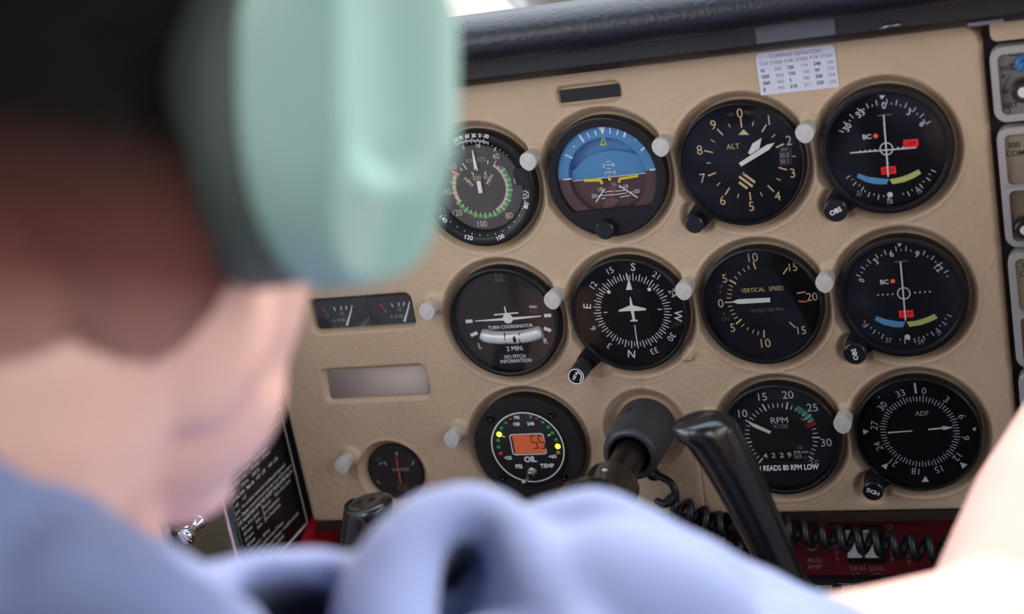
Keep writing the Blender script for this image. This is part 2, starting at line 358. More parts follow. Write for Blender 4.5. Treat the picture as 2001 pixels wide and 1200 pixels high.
# --- attitude indicator
def attitude():
    cx, cz = GX[1], GZ[0]; root = thing('attitude_indicator', 'round artificial horizon gauge, blue sky over brown ground with yellow wing bars', 'gauge', (cx, 0, cz))
    Y1, Y2 = .0032, .0058; L = locator('AI', cx, cz, Y1); S = locator('AI', cx, cz, Y2)
    BLUE = mat('horizon_blue', (84, 148, 200), .55); BROWN = mat('horizon_brown', (86, 60, 54), .55, vary=(40, .08)); TERRA = mat('horizon_terracotta', (120, 76, 64), .55)
    b = MB(); ro = .0325; ch = L(600, 865).y; ca = math.acos(-ch / ro)       # bezel with a D-shaped window, flat along the bottom
    n = 96; outer = [(.0387, .0085), (.0387, .0012), (.0383, .0003), (.0375, 0)]; b.lathe([(.0381, .0095)] + outer, BLACK, n)
    win = []
    for k in range(n):
        a = 2 * math.pi * k / n; p = Vector((math.cos(a), math.sin(a))) * ro; p.y = max(p.y, ch)
        win.append(p)
    lo = [(.0375 * math.cos(2 * math.pi * k / n), 0, .0375 * math.sin(2 * math.pi * k / n)) for k in range(n)]
    b.loft([lo, [(p.x, .0002, p.y) for p in win], [(p.x * .985, Y1 + .0005, p.y * .985) for p in win]], BLACK, False, False, False); sharp(b.build('bezel', root), 40)
    r = .0250; q = MB()                                                         # the roll ring round the drum window
    ha = ang(L(200, 605)); hb = ang(L(1030, 510))
    q.ring(r, .034, Y1, BLUE, ha, hb, n=120); q.ring(r, .034, Y1, BROWN, hb, ha + 360, n=120)
    for a, b_, c_, e_, w in ((330, 198, 375, 265, .0013), (402, 178, 425, 224, .0008), (472, 160, 488, 206, .0008), (608, 135, 612, 192, .0008), (685, 145, 672, 203, .0008), (750, 170, 735, 222, .0014), (932, 305, 890, 342, .0012), (205, 378, 275, 412, .0010), (188, 605, 265, 597, .0009), (970, 517, 1030, 508, .0013)): q.bar(L(a, b_), L(c_, e_), w, Y1 - .0002, WHITE)
    q.poly([L(498, 122), L(568, 118), L(546, 200)], Y1 - .0002, WHITE); q.disc(.0006, Y1 - .0002, WHITE, L(285, 305), 12); q.disc(.0006, Y1 - .0002, WHITE, L(842, 240), 12)
    for k in range(72):                                                        # wall of the window in the ring
        a, a2 = 2 * math.pi * k / 72, 2 * math.pi * (k + 1) / 72; zz = math.sin(a) * r
        q.add([(r * math.cos(a), Y1, zz), (r * math.cos(a2), Y1, r * math.sin(a2)), (r * math.cos(a2), .0112, r * math.sin(a2)), (r * math.cos(a), .0112, zz)], [(0, 1, 2, 3)], BLUE if zz > L(620, 560).y else BROWN)
    q.build('roll_scale', root)
    # horizon drum: a shallow ball, blue above and brown below the white line
    dm = MB(); rd = .0262; hz = [S(262, 617), S(620, 590), S(985, 540)]; top = [S(285, 520), S(400, 405), S(520, 358), S(650, 345), S(800, 365), S(935, 415), S(985, 470)]
    def hl(x): return hz[0].y + (hz[2].y - hz[0].y) * (x - hz[0].x) / (hz[2].x - hz[0].x)
    tx = [p.x for p in top]; ty = [p.y for p in top]; N = 40
    def yb(x, z): return Y2 + .0065 * (1 - math.sqrt(max(0, 1 - (x * x + z * z) / .040 ** 2))) * 1.0
    xs = np.linspace(-rd, rd, N)
    for i in range(N - 1):
        for lo_, hi_, mt in ((0, 1, BLUE), (-1, 0, BROWN)):
            cols = []
            for x in (xs[i], xs[i + 1]):
                e_ = math.sqrt(max(0, rd * rd - x * x)); h = max(-e_, min(e_, hl(x))); tp = max(h, min(e_, float(np.interp(x, tx, ty))))
                za, zb = (h, tp) if mt is BLUE else (-e_, h); cols.append([(x, yb(x, z), z) for z in np.linspace(za, zb, 9)])
            dm.add(cols[0] + cols[1], [(k, k + 9, k + 10, k + 1) for k in range(8)], mt, True)
    f = lambda a, b_: S(a, b_)
    y = Y2 - .0004
    dm.bar(f(275, 617), f(978, 540), .0005, y, WHITE)
    for a, b_, w in ((595, 440, 50), (600, 470, 55), (600, 503, 45), (606, 535, 50)): dm.bar(f(a - w / 2, b_ + 2), f(a + w / 2, b_ - 2), .0005, y, WHITE)
    for a, b_ in ((608, 552), (610, 563), (612, 574), (640, 632), (645, 645), (652, 655)): dm.bar(f(a - 20, b_ + 2), f(a + 20, b_ - 2), .0004, y, mat('dial_light_grey', (176, 176, 176), .6))
    for t, a, b_ in (('2', 553, 475), ('0', 640, 468), ('1', 572, 543), ('0', 652, 535)): dm.text(t, f(a, b_), .0026, y, WHITE, 0, 1, .01)
    for t, a, b_ in (('10', 525, 690), ('10', 755, 664), ('20', 467, 750), ('20', 852, 706)): dm.text(t, f(a, b_), .0026, y, WHITE, 0, 1, .01)
    dm.bar(f(565, 684), f(485, 805), .0008, y - .0001, WHITE); dm.bar(f(690, 655), f(862, 765), .0009, y - .0001, WHITE)
    for a, b_, c_, e_ in ((560, 716, 640, 706), (497, 750, 650, 738), (655, 708, 740, 700), (655, 738, 765, 724), (700, 760, 792, 745), (535, 773, 572, 770), (690, 670, 722, 668), (785, 718, 825, 712), (553, 690, 566, 686)): dm.bar(f(a, b_), f(c_, e_), .0005, y, WHITE)
    dm.poly([f(570, 668), f(690, 660), f(655, 700), f(660, 755), f(610, 760), f(612, 700)], y + .0001, TERRA)
    dm.poly([f(540, 865), f(565, 795), f(640, 760), f(700, 790), f(650, 840), f(640, 880), f(545, 890)], y + .0001, TERRA)
    dm.build('horizon_drum', root)
    bk = MB(); bk.disc(.027, .0108, BLUE); bk.build('drum_backing', root)
    w = MB(); yy = .0042; f = locator('AI', cx, cz, yy)
    for pts in ([(375, 600), (530, 598), (552, 640), (532, 650), (512, 622), (375, 626)], [(866, 560), (690, 587), (678, 635), (700, 632), (708, 608), (866, 582)]): w.slab([tuple(f(*p)) for p in pts], yy, yy + .0004, YEL)
    w.disc(.0011, yy, YEL, f(607, 601), 16); w.build('aircraft_symbol', root)
    t = MB(); p = [f(547, 205), f(580, 292), f(518, 298)]; c = (p[0] + p[1] + p[2]) / 3; i_ = [c + (v - c) * .62 for v in p]
    vs = [(v.x, yy, v.y) for v in p + i_]; t.add(vs, [(0, 1, 4, 3), (1, 2, 5, 4), (2, 0, 3, 5)], YEL); t.build('bank_index', root)
    K = locator('AI', cx, cz, -.006); knob(root, K(560, 1066), .0062, .001, .007, BLKPL, 'setting_knob', 0); pane(root, .0320, .0022)
attitude()

# --- altimeter
def altimeter():
    cx, cz = GX[2], GZ[0]; root = thing('altimeter', 'round black altimeter with cream numerals 0 to 9 and white pointers', 'gauge', (cx, 0, cz))
    bezel(root, Ri=.0368, d=.0075); Yd = .0055; L = locator('ALT', cx, cz, Yd); d = MB(); d.disc(.0368, Yd, DIAL); y = Yd - .0002
    for t, a, b_ in (('0', 558, 135), ('1', 812, 196), ('2', 985, 372), ('3', 1018, 655), ('4', 887, 855), ('5', 660, 945), ('6', 410, 892), ('7', 237, 700), ('8', 210, 455), ('9', 328, 237)): d.text(t, L(a, b_), .0062, y, CREAM, 0, .95)
    for a, b_, c_, e_, w in ((566, 182, 576, 262, .0009), (790, 238, 752, 302, .0009), (942, 405, 875, 437, .0011), (970, 630, 897, 610, .0009), (857, 820, 803, 765, .0009), (655, 897, 645, 825, .0009), (432, 848, 470, 786, .0009), (282, 683, 352, 655, .0009), (250, 463, 326, 480, .0009), (362, 275, 413, 328, .0009),
                         (680, 210, 668, 250, .0006), (868, 322, 835, 350, .0006), (1045, 512, 1015, 514, .0006), (915, 722, 878, 704, .0006), (755, 860, 738, 824, .0006), (540, 875, 550, 838, .0006), (360, 768, 388, 742, .0006), (270, 572, 308, 570, .0006), (308, 368, 343, 390, .0006), (462, 230, 478, 264, .0006)): d.bar(L(a, b_), L(c_, e_), w, y, CREAM)
    d.text('ALT', L(500, 425), .0034, y, CREAM); d.text('100', L(480, 148), .0020, y, GREY, -8); d.text('FEET', L(642, 132), .0022, y, GREY, 12)
    d.poly([L(592, 277), L(642, 326), L(546, 327)], y, CREAM)
    d.ring(.0069, .0075, y, DIAL); c = L(627, 722)
    for off, hw in ((-.0042, .0030), (-.0012, .0048), (.0018, .0045)):
        for t in (0,):
            dx = Vector((.72, -.69)); nn = Vector((.69, .72)); d.bar(c + nn * off - dx * hw * 1.15, c + nn * off + dx * hw * 1.0, .0016, y, CREAM)
    d.build('dial', root)
    k = MB(); k.poly([L(905, 440), L(1010, 430), L(1012, 590), L(905, 600)], y, mat('window_black', (10, 10, 12), .5))
    for t, a, b_ in (('29.9', 945, 452), ('30.0', 945, 500), ('30.1', 945, 555)): k.text(t, L(a, b_), .0031 if t != '29.9' else .002, y - .0002, mat('dial_light_grey', (176, 176, 176), .6), 0, .85)
    for i in range(12): k.bar(L(1000, 445 + i * 12), L(1010, 444 + i * 12), .0003, y - .0002, GREY)
    k.build('pressure_window', root)
    n = MB(); yy = .0040; f = locator('ALT', cx, cz, yy)
    n.slab([tuple(f(*p)) for p in ((550, 572), (795, 412), (862, 396), (815, 455), (572, 602))], yy, yy + .0003, PTR); n.build('hundreds_pointer', root)
    n = MB(); n.slab([tuple(f(*p)) for p in ((628, 488), (668, 405), (748, 354), (728, 448), (650, 500))], yy + .0005, yy + .0008, PTR); n.build('thousands_pointer', root)
    K = locator('ALT', cx, cz, -.007); p = K(162, 1110); p0 = p + Vector((.0, .0))
    lug(root, p, (0, 0), .0066, .0025, .0090, BLACK); knob(root, p, .0058, .003, .010, BLKPL, 'setting_knob', 0); pane(root, .0366, .0012)
altimeter()

# --- the two course deviation indicators
def cdi(key, gx, gz, name_label, card, flags, second, knobpos, krot, ls):
    cx, cz = gx, gz; root = thing('course_deviation_indicator', name_label, 'gauge', (cx, 0, cz))
    sh = BLACK; b = MB()
    b.lathe([(.0381, .0095), (.0387, .0085), (.0387, .0014), (.0383, .0004), (.0374, 0), (.0352, .0002), (.0345, .0010), (.0342, .0030), (.0340, .0065)], BLACK, 96); sharp(b.build('bezel', root), 40)
    Yd = .0052; L = locator(key, cx, cz, Yd); d = MB(); y = Yd - .0002; d.disc(.0346, Yd, DIAL)
    for t, a, b_, r, h in card: d.text(t, L(a, b_), h, y, WHITE if h > .0034 else mat('dial_light_grey', (176, 176, 176), .6), r, .9, .01)
    for a0, a1, r0, r1 in ls[2]:
        k = 0; a = a0
        while a < a1:
            d.tick(a, r0, r0 + (.0032 if k % 2 == 0 else .0012), .0005, y, WHITE); a += 7.2 if 0 else r1; k += 1
    tri = ls[0]; d.poly([L(*p) for p in tri], y, WHITE); d.disc(.0017, y, WHITE, L(*ls[1]), 24)
    c = L(*ls[3]); d.ring(.0033, .0040, y - .0001, WHITE, c=c)
    for t in range(1, 5):
        for sx in (-1, 1): d.disc(.00055, y, WHITE, c + Vector((sx * (.0038 + .0029 * t), 0)), 10)
        if second:
            for sz in (-1, 1): d.disc(.0005, y, WHITE, c + Vector((0, sz * (.0030 + .0029 * t))), 10)
    bl = [L(*p) for p in ls[4]]; yl = [L(*p) for p in ls[5]]; d.poly(bl, y, CYAN); d.poly(yl, y, PALEYEL)
    d.text('BC', L(*ls[6]), .0029, y, WHITE, 0, 1.05, .03); d.build('dial', root)
    lamp = MB(); p = L(*ls[7]); lamp.disc(.0014, y - .0003, mat('amber_lamp', (235, 95, 30), .4, emit=.25), p, 20); lamp.build('annunciator_lamp', root)
    for q in flags:
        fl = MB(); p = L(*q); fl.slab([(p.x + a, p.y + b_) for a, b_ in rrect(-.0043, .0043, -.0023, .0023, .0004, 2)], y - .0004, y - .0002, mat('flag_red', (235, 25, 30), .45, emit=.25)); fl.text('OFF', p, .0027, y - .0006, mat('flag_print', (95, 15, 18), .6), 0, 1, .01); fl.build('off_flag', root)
    n = MB(); f = locator(key, cx, cz, Yd - .0012); pts = ls[8]; n.bar(f(*pts[0]), f(*pts[1]), .0009, Yd - .0012, PTR); n.build('course_needle', root)
    n = MB(); n.bar(f(pts[0][0] - 55, pts[0][1] + 8), f(pts[0][0] + 65, pts[0][1] - 4), .0009, Yd - .0006, GREY); n.build('needle_hinge', root)
    if second: n = MB(); n.bar(f(*second[0]), f(*second[1]), .0008, Yd - .0014, PTR); n.build('glideslope_needle', root)
    K = locator(key, cx, cz, -.009); p = K(*knobpos); lug(root, p, (0, 0), .0075, .0025, .0090, BLACK)
    knob(root, p, .0072, .003, .012, BLKPL, 'course_knob', 0, 'OBS', .0030, krot); pane(root, .0345, .0016)
def arcpts(L_, a, b_, c_, w): pass
cdi('VOR', GX[3], GZ[0], 'round black course gauge with two crossed white needles and two red flags, top right dial', [
    ('0', 588, 195, 0, .0042), ('3', 800, 250, 30, .0042), ('6', 915, 348, 55, .0042), ('30', 280, 378, -55, .0042), ('33', 390, 262, -30, .0042), ('18', 640, 998, 0, .0032), ('21', 380, 935, 25, .0030), ('15', 885, 912, -28, .0030)],
    [(816, 512), (628, 740)], ((305, 595), (862, 550)), (183, 1082), -22,
    ([(548, 112), (600, 112), (572, 148)], (640, 945), [(-62, -3, .0268, 5.6), (6, 64, .0268, 5.6), (-144, -118, -.0336 + .0605, 5.6), (-176, -146, .0284, 5.6), (150, 172, .0284, 5.6), (122, 148, .0284, 5.6)], (610, 560),
     [(375, 766), (362, 800), (440, 838), (520, 857), (612, 857), (632, 812), (550, 806), (460, 795)], [(636, 815), (660, 857), (760, 838), (840, 805), (902, 768), (880, 732), (800, 772), (720, 800)], (447, 458), (520, 452), ((587, 278), (625, 795))))
cdi('VOR2', GX[3], GZ[1], 'round black course gauge with one white needle, right end of the middle row', [
    ('0', 265, 418, -62, .0036), ('3', 392, 250, -35, .0042), ('6', 530, 182, -10, .0042), ('9', 758, 186, 20, .0042), ('12', 948, 310, 50, .0042), ('0', 290, 815, 40, .0030), ('27', 505, 948, 15, .0031), ('24', 788, 962, -12, .0031), ('21', 948, 882, -30, .0030)],
    [(662, 716)], None, (205, 1075), -98,
    ([(578, 90), (626, 88), (600, 126)], (672, 922), [(-60, -14, .0276, 5.6), (-2, 18, .0284, 5.6), (30, 70, .0284, 5.6), (-150, -120, .0284, 5.6), (150, 192, .0284, 5.6), (120, 145, .0284, 5.6)], (640, 535),
     [(398, 736), (382, 772), (460, 812), (550, 834), (632, 836), (655, 788), (570, 780), (480, 764)], [(664, 786), (690, 832), (790, 816), (870, 788), (940, 755), (912, 716), (830, 752), (750, 776)], (468, 433), (543, 426), ((610, 255), (655, 778))))

# --- turn coordinator
def turn():
    cx, cz = GX[0], GZ[1]; root = thing('turn_coordinator', 'round black turn gauge with white aircraft symbol and curved white ball tube', 'gauge', (cx, 0, cz))
    b = MB(); b.lathe([(.0378, .0095), (.0387, .0080), (.0387, .002), (.0381, .0005), (.0370, 0), (.0356, .0004), (.0350, .0013), (.0347, .0042)], BLACK, 96); b.build('bezel', root)
    Yd = .0042; L = locator('TC', cx, cz, Yd); y = Yd - .0002; d = MB(); d.disc(.0349, Yd, mat('dial_maroon_black', (24, 16, 20), .55))
    for a, b_, c_, e_ in ((210, 590, 280, 585), (1010, 531, 1082, 527), (262, 733, 330, 704), (1008, 658, 1080, 684)): d.bar(L(a, b_), L(c_, e_), .0024, y, WHITE)
    for t, a, b_, h, m_ in (('D.C.', 552, 112, .0026, GREY), ('ELEC', 560, 162, .0026, GREY), ('TURN COORDINATOR', 667, 640, .0024, WHITE), ('L', 356, 835, .0040, WHITE), ('R', 1025, 785, .0040, WHITE), ('2 MIN.', 712, 862, .0034, WHITE), ('NO PITCH', 712, 945, .0026, WHITE), ('INFORMATION', 722, 990, .0026, WHITE)): d.text(t, L(a, b_), h, y, m_, 0, .92, .015)
    d.bar(L(858, 440), L(938, 440), .0018, y, mat('dial_light_grey', (176, 176, 176), .6)); d.bar(L(862, 490), L(950, 490), .0022, y, mat('dial_dim', (55, 50, 55), .6)); d.build('dial', root)
    s = MB(); yy = .0030; f = locator('TC', cx, cz, yy)
    s.disc(.0035, yy - .0003, PTR, f(640, 560), 32); s.bar(f(304, 587), f(605, 568), .0006, yy, PTR, .0018); s.bar(f(978, 536), f(680, 562), .0008, yy, PTR, .0020); s.bar(f(498, 523), f(746, 502), .0010, yy, PTR); s.bar(f(605, 438), f(622, 520), .0008, yy, PTR, .0012); s.build('aircraft_symbol', root)
    # inclinometer: bent glass tube, black ball and two centre wires
    tp = [(372, 718), (450, 742), (540, 752), (640, 752), (740, 747), (840, 735), (920, 715), (992, 690)]
    t = MB(); P = catmull([Vector((*L(a, b_),)).to_3d() for a, b_ in tp], 5); P = [Vector((p.x, .0040, p.y)) for p in P]
    N = len(P); R_ = [.0046 * min(1, .80 + 3 * min(i, N - 1 - i) / N) for i in range(N)]
    t.tube(P, R_, mat('vial_white', (206, 206, 206), .25, coat=.6, vary=(120, .08)), 20); o = t.build('ball_tube', root)
    bl = MB(); c = L(728, 748); bl.sphere((c.x, .0028, c.y), .0036, mat('ball_black', (15, 15, 17), .25), 24, 14); bl.build('slip_ball', root)
    for a, a2 in ((622, 640), (772, 785)):
        w = MB(); p, q = L(a, 690), L(a2, 808); w.tube([(p.x, .0008, p.y), ((p.x + q.x) / 2, -.0004, (p.y + q.y) / 2), (q.x, .0008, q.y)], .0004, DIAL, 8); w.build('centre_wire', root)
    pane(root, .0352, .0006)
turn()

# --- heading indicator
def heading():
    cx, cz = GX[1], GZ[1]; root = thing('heading_indicator', 'round black compass-card gauge with small white aircraft in its middle', 'gauge', (cx, 0, cz))
    bezel(root, Ri=.0362, d=.006); Yd = .0062; L = locator('HI', cx, cz, Yd); y = Yd - .0002; d = MB(); d.disc(.0364, Yd, DIAL)
    o0 = 10.2
    for k in range(72):
        a = k * 5 + o0; lg = k % 2 == 0; d.tick(a, .0208 if lg else .0213, .0260 if lg else .0246, .0006 if lg else .0005, y, WHITE, (.0010, .0008))
    for i, t in enumerate(('S', '21', '24', 'W', '30', '33', 'N', '3', '6', 'E', '12', '15')):
        a = math.radians(i * 30 + o0); lt = t.isalpha(); d.text(t, (.0010 + math.sin(a) * .0303, .0008 + math.cos(a) * .0303), .0054 if lt else .0043, y, WHITE, math.degrees(a), 1, .012 if lt else .0)
    for a, b_, c_, e_ in ((370, 533, 402, 532), (855, 505, 893, 504)): d.bar(L(a, b_), L(c_, e_), .0007, y, WHITE)
    for p in ((415, 348), (780, 325)): d.disc(.0013, y, WHITE, L(*p), 20)
    d.build('compass_card', root)
    s = MB(); yy = .0046; f = locator('HI', cx, cz, yy)
    s.poly([f(595, 225), f(627, 328), f(568, 333)], yy, WHITE); s.bar(f(572, 180), f(595, 235), .0005, yy, WHITE)
    s.slab([tuple(f(*p)) for p in ((602, 395), (612, 396), (630, 470), (748, 498), (750, 515), (640, 522), (650, 595), (675, 605), (675, 615), (608, 616), (606, 606), (630, 596), (612, 520), (503, 527), (502, 514), (605, 470))], yy, yy + .0003, PTR)
    s.bar(f(648, 648), f(672, 828), .0007, yy, WHITE); s.build('aircraft_symbol', root)
    K = locator('HI', cx, cz, -.020); p = K(120, 1110); lug(root, p, (0, 0), .0062, .003, .0100, BLACK)
    b = MB(); b.lathe([(.0050, .004), (.0050, -.006)], BLACK, 32, Matrix.Translation((p[0], 0, p[1]))); b.build('knob_shaft', root)
    kn = MB(); n = 60; r = .0058; vs = []; fs = []; prof = [(r * .8, -.003), (r, -.004), (r, -.0195), (r * .88, -.020), (.0001, -.020)]
    for rr, yv in prof:
        for k in range(n):
            a = 2 * math.pi * k / n; q = rr * (.95 if k % 2 else 1.0); vs.append((p[0] + q * math.cos(a), yv, p[1] + q * math.sin(a)))
    for a in range(4):
        for k in range(n): fs.append((a * n + k, a * n + (k + 1) % n, (a + 1) * n + (k + 1) % n, (a + 1) * n + k))
    kn.add(vs, fs, mat('knurled_grey', (62, 62, 66), .4, .5)); kn.disc(.0047, -.0202, DIAL, p); kn.ring(.0047, .0053, -.0203, WHITE, c=p); kn.ring(.0032, .0040, -.0204, WHITE, 20, 150, p); kn.text('PUSH', (p[0] - .0006, p[1] + .0003), .0020, -.0204, WHITE, 122, .9, .02)
    kn.build('setting_knob', root); pane(root, .0362, .0012)
heading()

# --- vertical speed indicator
def vsi():
    cx, cz = GX[2], GZ[1]; root = thing('vertical_speed_indicator', 'round black climb gauge with cream numerals and white needle pointing left at 0', 'gauge', (cx, 0, cz))
    bezel(root, Ri=.0362, d=.008); Yd = .0078; L = locator('VSI', cx, cz, Yd); y = Yd - .0002; d = MB(); d.disc(.0364, Yd, DIAL)
    for t, a, b_, h in (('10', 535, 130, .0060), ('5', 270, 328, .0060), ('0', 233, 562, .0060), ('5', 345, 790, .0060), ('10', 655, 935, .0062), ('15', 912, 222, .0054), ('15', 992, 815, .0056), ('20', 1088, 500, .0056)): d.text(t, L(a, b_), h, y, CREAM, 0, .95)
    for t, a, b_, h, m_ in (('VERTICAL', 535, 438, .0030, CREAM), ('SPEED', 752, 423, .0030, CREAM), ('100 FEET PER MIN', 665, 626, .0024, GREY), ('UP', 232, 405, .0026, GREY), ('DN', 278, 710, .0028, GREY)): d.text(t, L(a, b_), h, y, m_, 0, .84)
    for a, b_, c_, e_, w in ((538, 175, 560, 245, .0009), (315, 345, 378, 382, .0011), (378, 758, 428, 712, .0011), (640, 815, 640, 888, .0009), (860, 230, 818, 292, .0008), (948, 470, 1028, 458, .0008), (876, 740, 935, 793, .0008), (272, 556, 345, 553, .0009),
        (487, 210, 503, 245, .0006), (440, 238, 463, 270, .0006), (395, 268, 422, 300, .0006), (360, 310, 388, 338, .0006), (310, 392, 348, 410, .0006), (300, 432, 340, 443, .0006), (292, 474, 340, 480, .0006), (290, 514, 330, 515, .0006), (302, 596, 340, 590, .0006), (315, 637, 355, 625, .0006), (334, 675, 372, 658, .0006), (358, 710, 393, 690, .0006), (425, 785, 455, 758, .0006), (477, 815, 497, 788, .0006), (530, 845, 545, 812, .0006), (580, 862, 590, 826, .0006)): d.bar(L(a, b_), L(c_, e_), w, y, CREAM)
    d.bar(L(960, 545), L(1042, 549), .0010, y, mat('dial_pale_red', (225, 120, 80), .5))
    for pts in ([(230, 440), (218, 466), (242, 466)], [(264, 678), (252, 655), (275, 652)]): d.poly([L(*p) for p in pts], y, GREY)
    d.build('dial', root)
    n = MB(); yy = .0060; f = locator('VSI', cx, cz, yy); n.slab([tuple(f(*p)) for p in ((335, 553), (395, 528), (695, 514), (698, 555), (400, 572))], yy, yy + .0004, PTR); n.build('needle', root); pane(root, .0362, .0012)
vsi()

# --- digital oil gauge
def oil():
    cx, cz = GX[0], GZ[2]; root = thing('oil_gauge', 'round black digital oil gauge with glowing orange display and coloured lamps', 'gauge', (cx, 0, cz))
    b = MB(); b.lathe([(.0386, .0095), (.0386, .0008), (.0382, 0), (.0278, 0), (.0276, -.0012), (.0272, -.0014), (.0001, -.0014)], mat('matt_black', (19, 18, 20), .5), 96); y = -.0016; L = locator('OIL', cx, cz, -.0015)
    c = (L(235, 540) + L(1015, 640) + L(620, 220) + L(670, 980)) / 4; rr = .0256
    b.ring(rr - .0004, rr + .0004, y, WHITE, c=c)
    for t, a, b_, h, w_ in (('PSI', 518, 277, .0023, .8), ('F', 668, 272, .0021, .8), ('100', 516, 346, .0025, 1), ('240', 666, 342, .0025, 1), ('<25', 425, 706, .0026, 1), ('<65', 900, 692, .0026, 1), ('OIL', 663, 720, .0041, 1), ('PSI', 541, 797, .0030, 1), ('TEMP', 842, 790, .0030, 1)): b.text(t, L(a, b_), h, y, WHITE if t not in ('F',) else mat('dial_light_grey', (176, 176, 176), .6), 0, 1, .03)
    b.bar(L(362, 473), L(392, 487), .0008, y, WHITE); b.bar(L(848, 472), L(876, 458), .0008, y, WHITE)
    sharp(b.build('face', root), 40)
    s = MB(); p = [L(437, 460), L(805, 440), L(838, 668), L(475, 680)]; cc = (p[0] + p[1] + p[2] + p[3]) / 4; w, h = (p[1] - p[0]).length / 2, (p[1] - p[2]).length / 2
    w = abs(p[1].x + p[2].x - p[0].x - p[3].x) / 4; h = abs(p[0].y + p[1].y - p[2].y - p[3].y) / 4
    o_ = rrect(cc.x - w, cc.x + w, cc.y - h, cc.y + h, .0022); i_ = rrect(cc.x - w + .0006, cc.x + w - .0006, cc.y - h + .0006, cc.y + h - .0006, .0018); n = len(o_)
    s.add([(q[0], y, q[1]) for q in o_ + i_], [(k, (k + 1) % n, (k + 1) % n + n, k + n) for k in range(n)], WHITE)
    s.poly([(cc.x - w + .0020, cc.y - h + .0010), (cc.x + w - .0010, cc.y - h + .0010), (cc.x + w - .0010, cc.y + h - .0010), (cc.x - w + .0020, cc.y + h - .0010)], y, mat('lit_orange_display', (176, 82, 48), .4, emit=.42))
    seg = mat('display_segment', (38, 20, 16), .5)
    for q in ((658, 468), (738, 466)):                                       # two seven-segment fives
        a = L(q[0] + 4, q[1] + 4); bx = .0034; bz = .0092; tl = Vector((a.x, a.y - .0002)); m_ = tl + Vector((.0002, -bz / 2)); bo = tl + Vector((.0006, -bz))
        for e0, e1 in ((tl, tl + Vector((bx, 0))), (tl, m_), (m_, m_ + Vector((bx, 0))), (m_ + Vector((bx, 0)), bo + Vector((bx, 0))), (bo, bo + Vector((bx, 0)))): s.bar(e0, e1, .0007, y - .0002, seg)
    s.build('display', root)
    for a, b_, col, on in [(453, 302, (95, 18, 24), 0), (400, 342, (30, 95, 70), 0), (357, 395, (40, 110, 85), 0), (330, 458, (238, 245, 60), 2.0), (321, 528, (40, 125, 95), 0), (326, 597, (40, 125, 95), 0), (348, 666, (190, 25, 30), 0), (733, 298, (110, 18, 24), 0), (796, 337, (30, 105, 75), 0), (855, 387, (40, 120, 70), 0), (900, 447, (40, 125, 60), 0), (938, 518, (40, 125, 60), 0), (955, 586, (238, 245, 60), 2.0), (962, 655, (150, 140, 40), 0)]:
        l = MB(); p = L(a, b_); r = .0019 if on else .0016; l.lathe([(r, 0), (r * .95, -.0004), (r * .6, -.0009), (.0001, -.0011)], mat('lamp_%d_%d_%d' % col, col, .25, emit=on, coat=.5), 20, Matrix.Translation((p.x, -.0014, p.y))); l.build('indicator_lamp', root)
    STEEL = mat('steel', (150, 150, 150), .3, 1.0)
    t = MB(); p = L(690, 858); T = Matrix.Translation((p.x, -.0014, p.y)); t.lathe([(.0040, 0), (.0040, -.0018), (.0034, -.0022), (.0030, -.0022), (.0030, -.0060), (.0022, -.0066), (.0016, -.0066)], STEEL, 6 if 0 else 24, T, cap1=True); t.build('switch_bush', root)
    t = MB(); t.tube([(p.x, -.0066, p.y), (p.x - .0012, -.0120, p.y - .0008), (p.x - .0030, -.0160, p.y - .0018)], [.0011, .0013, .0019], STEEL, 14); t.build('toggle_lever', root)
    for a, b_ in ((238, 282), (890, 245), (375, 912), (1022, 910)):
        q = MB(); p = locator('OIL', cx, cz, 0)(a, b_); q.lathe([(.0030, .0003), (.0029, -.0008), (.0022, -.0012), (.0013, -.0012), (.0011, -.0004), (.0001, -.0003)], mat('black_screw', (26, 26, 28), .3, .6), 20, Matrix.Translation((p.x, 0, p.y))); q.build('screw', root)
oil()

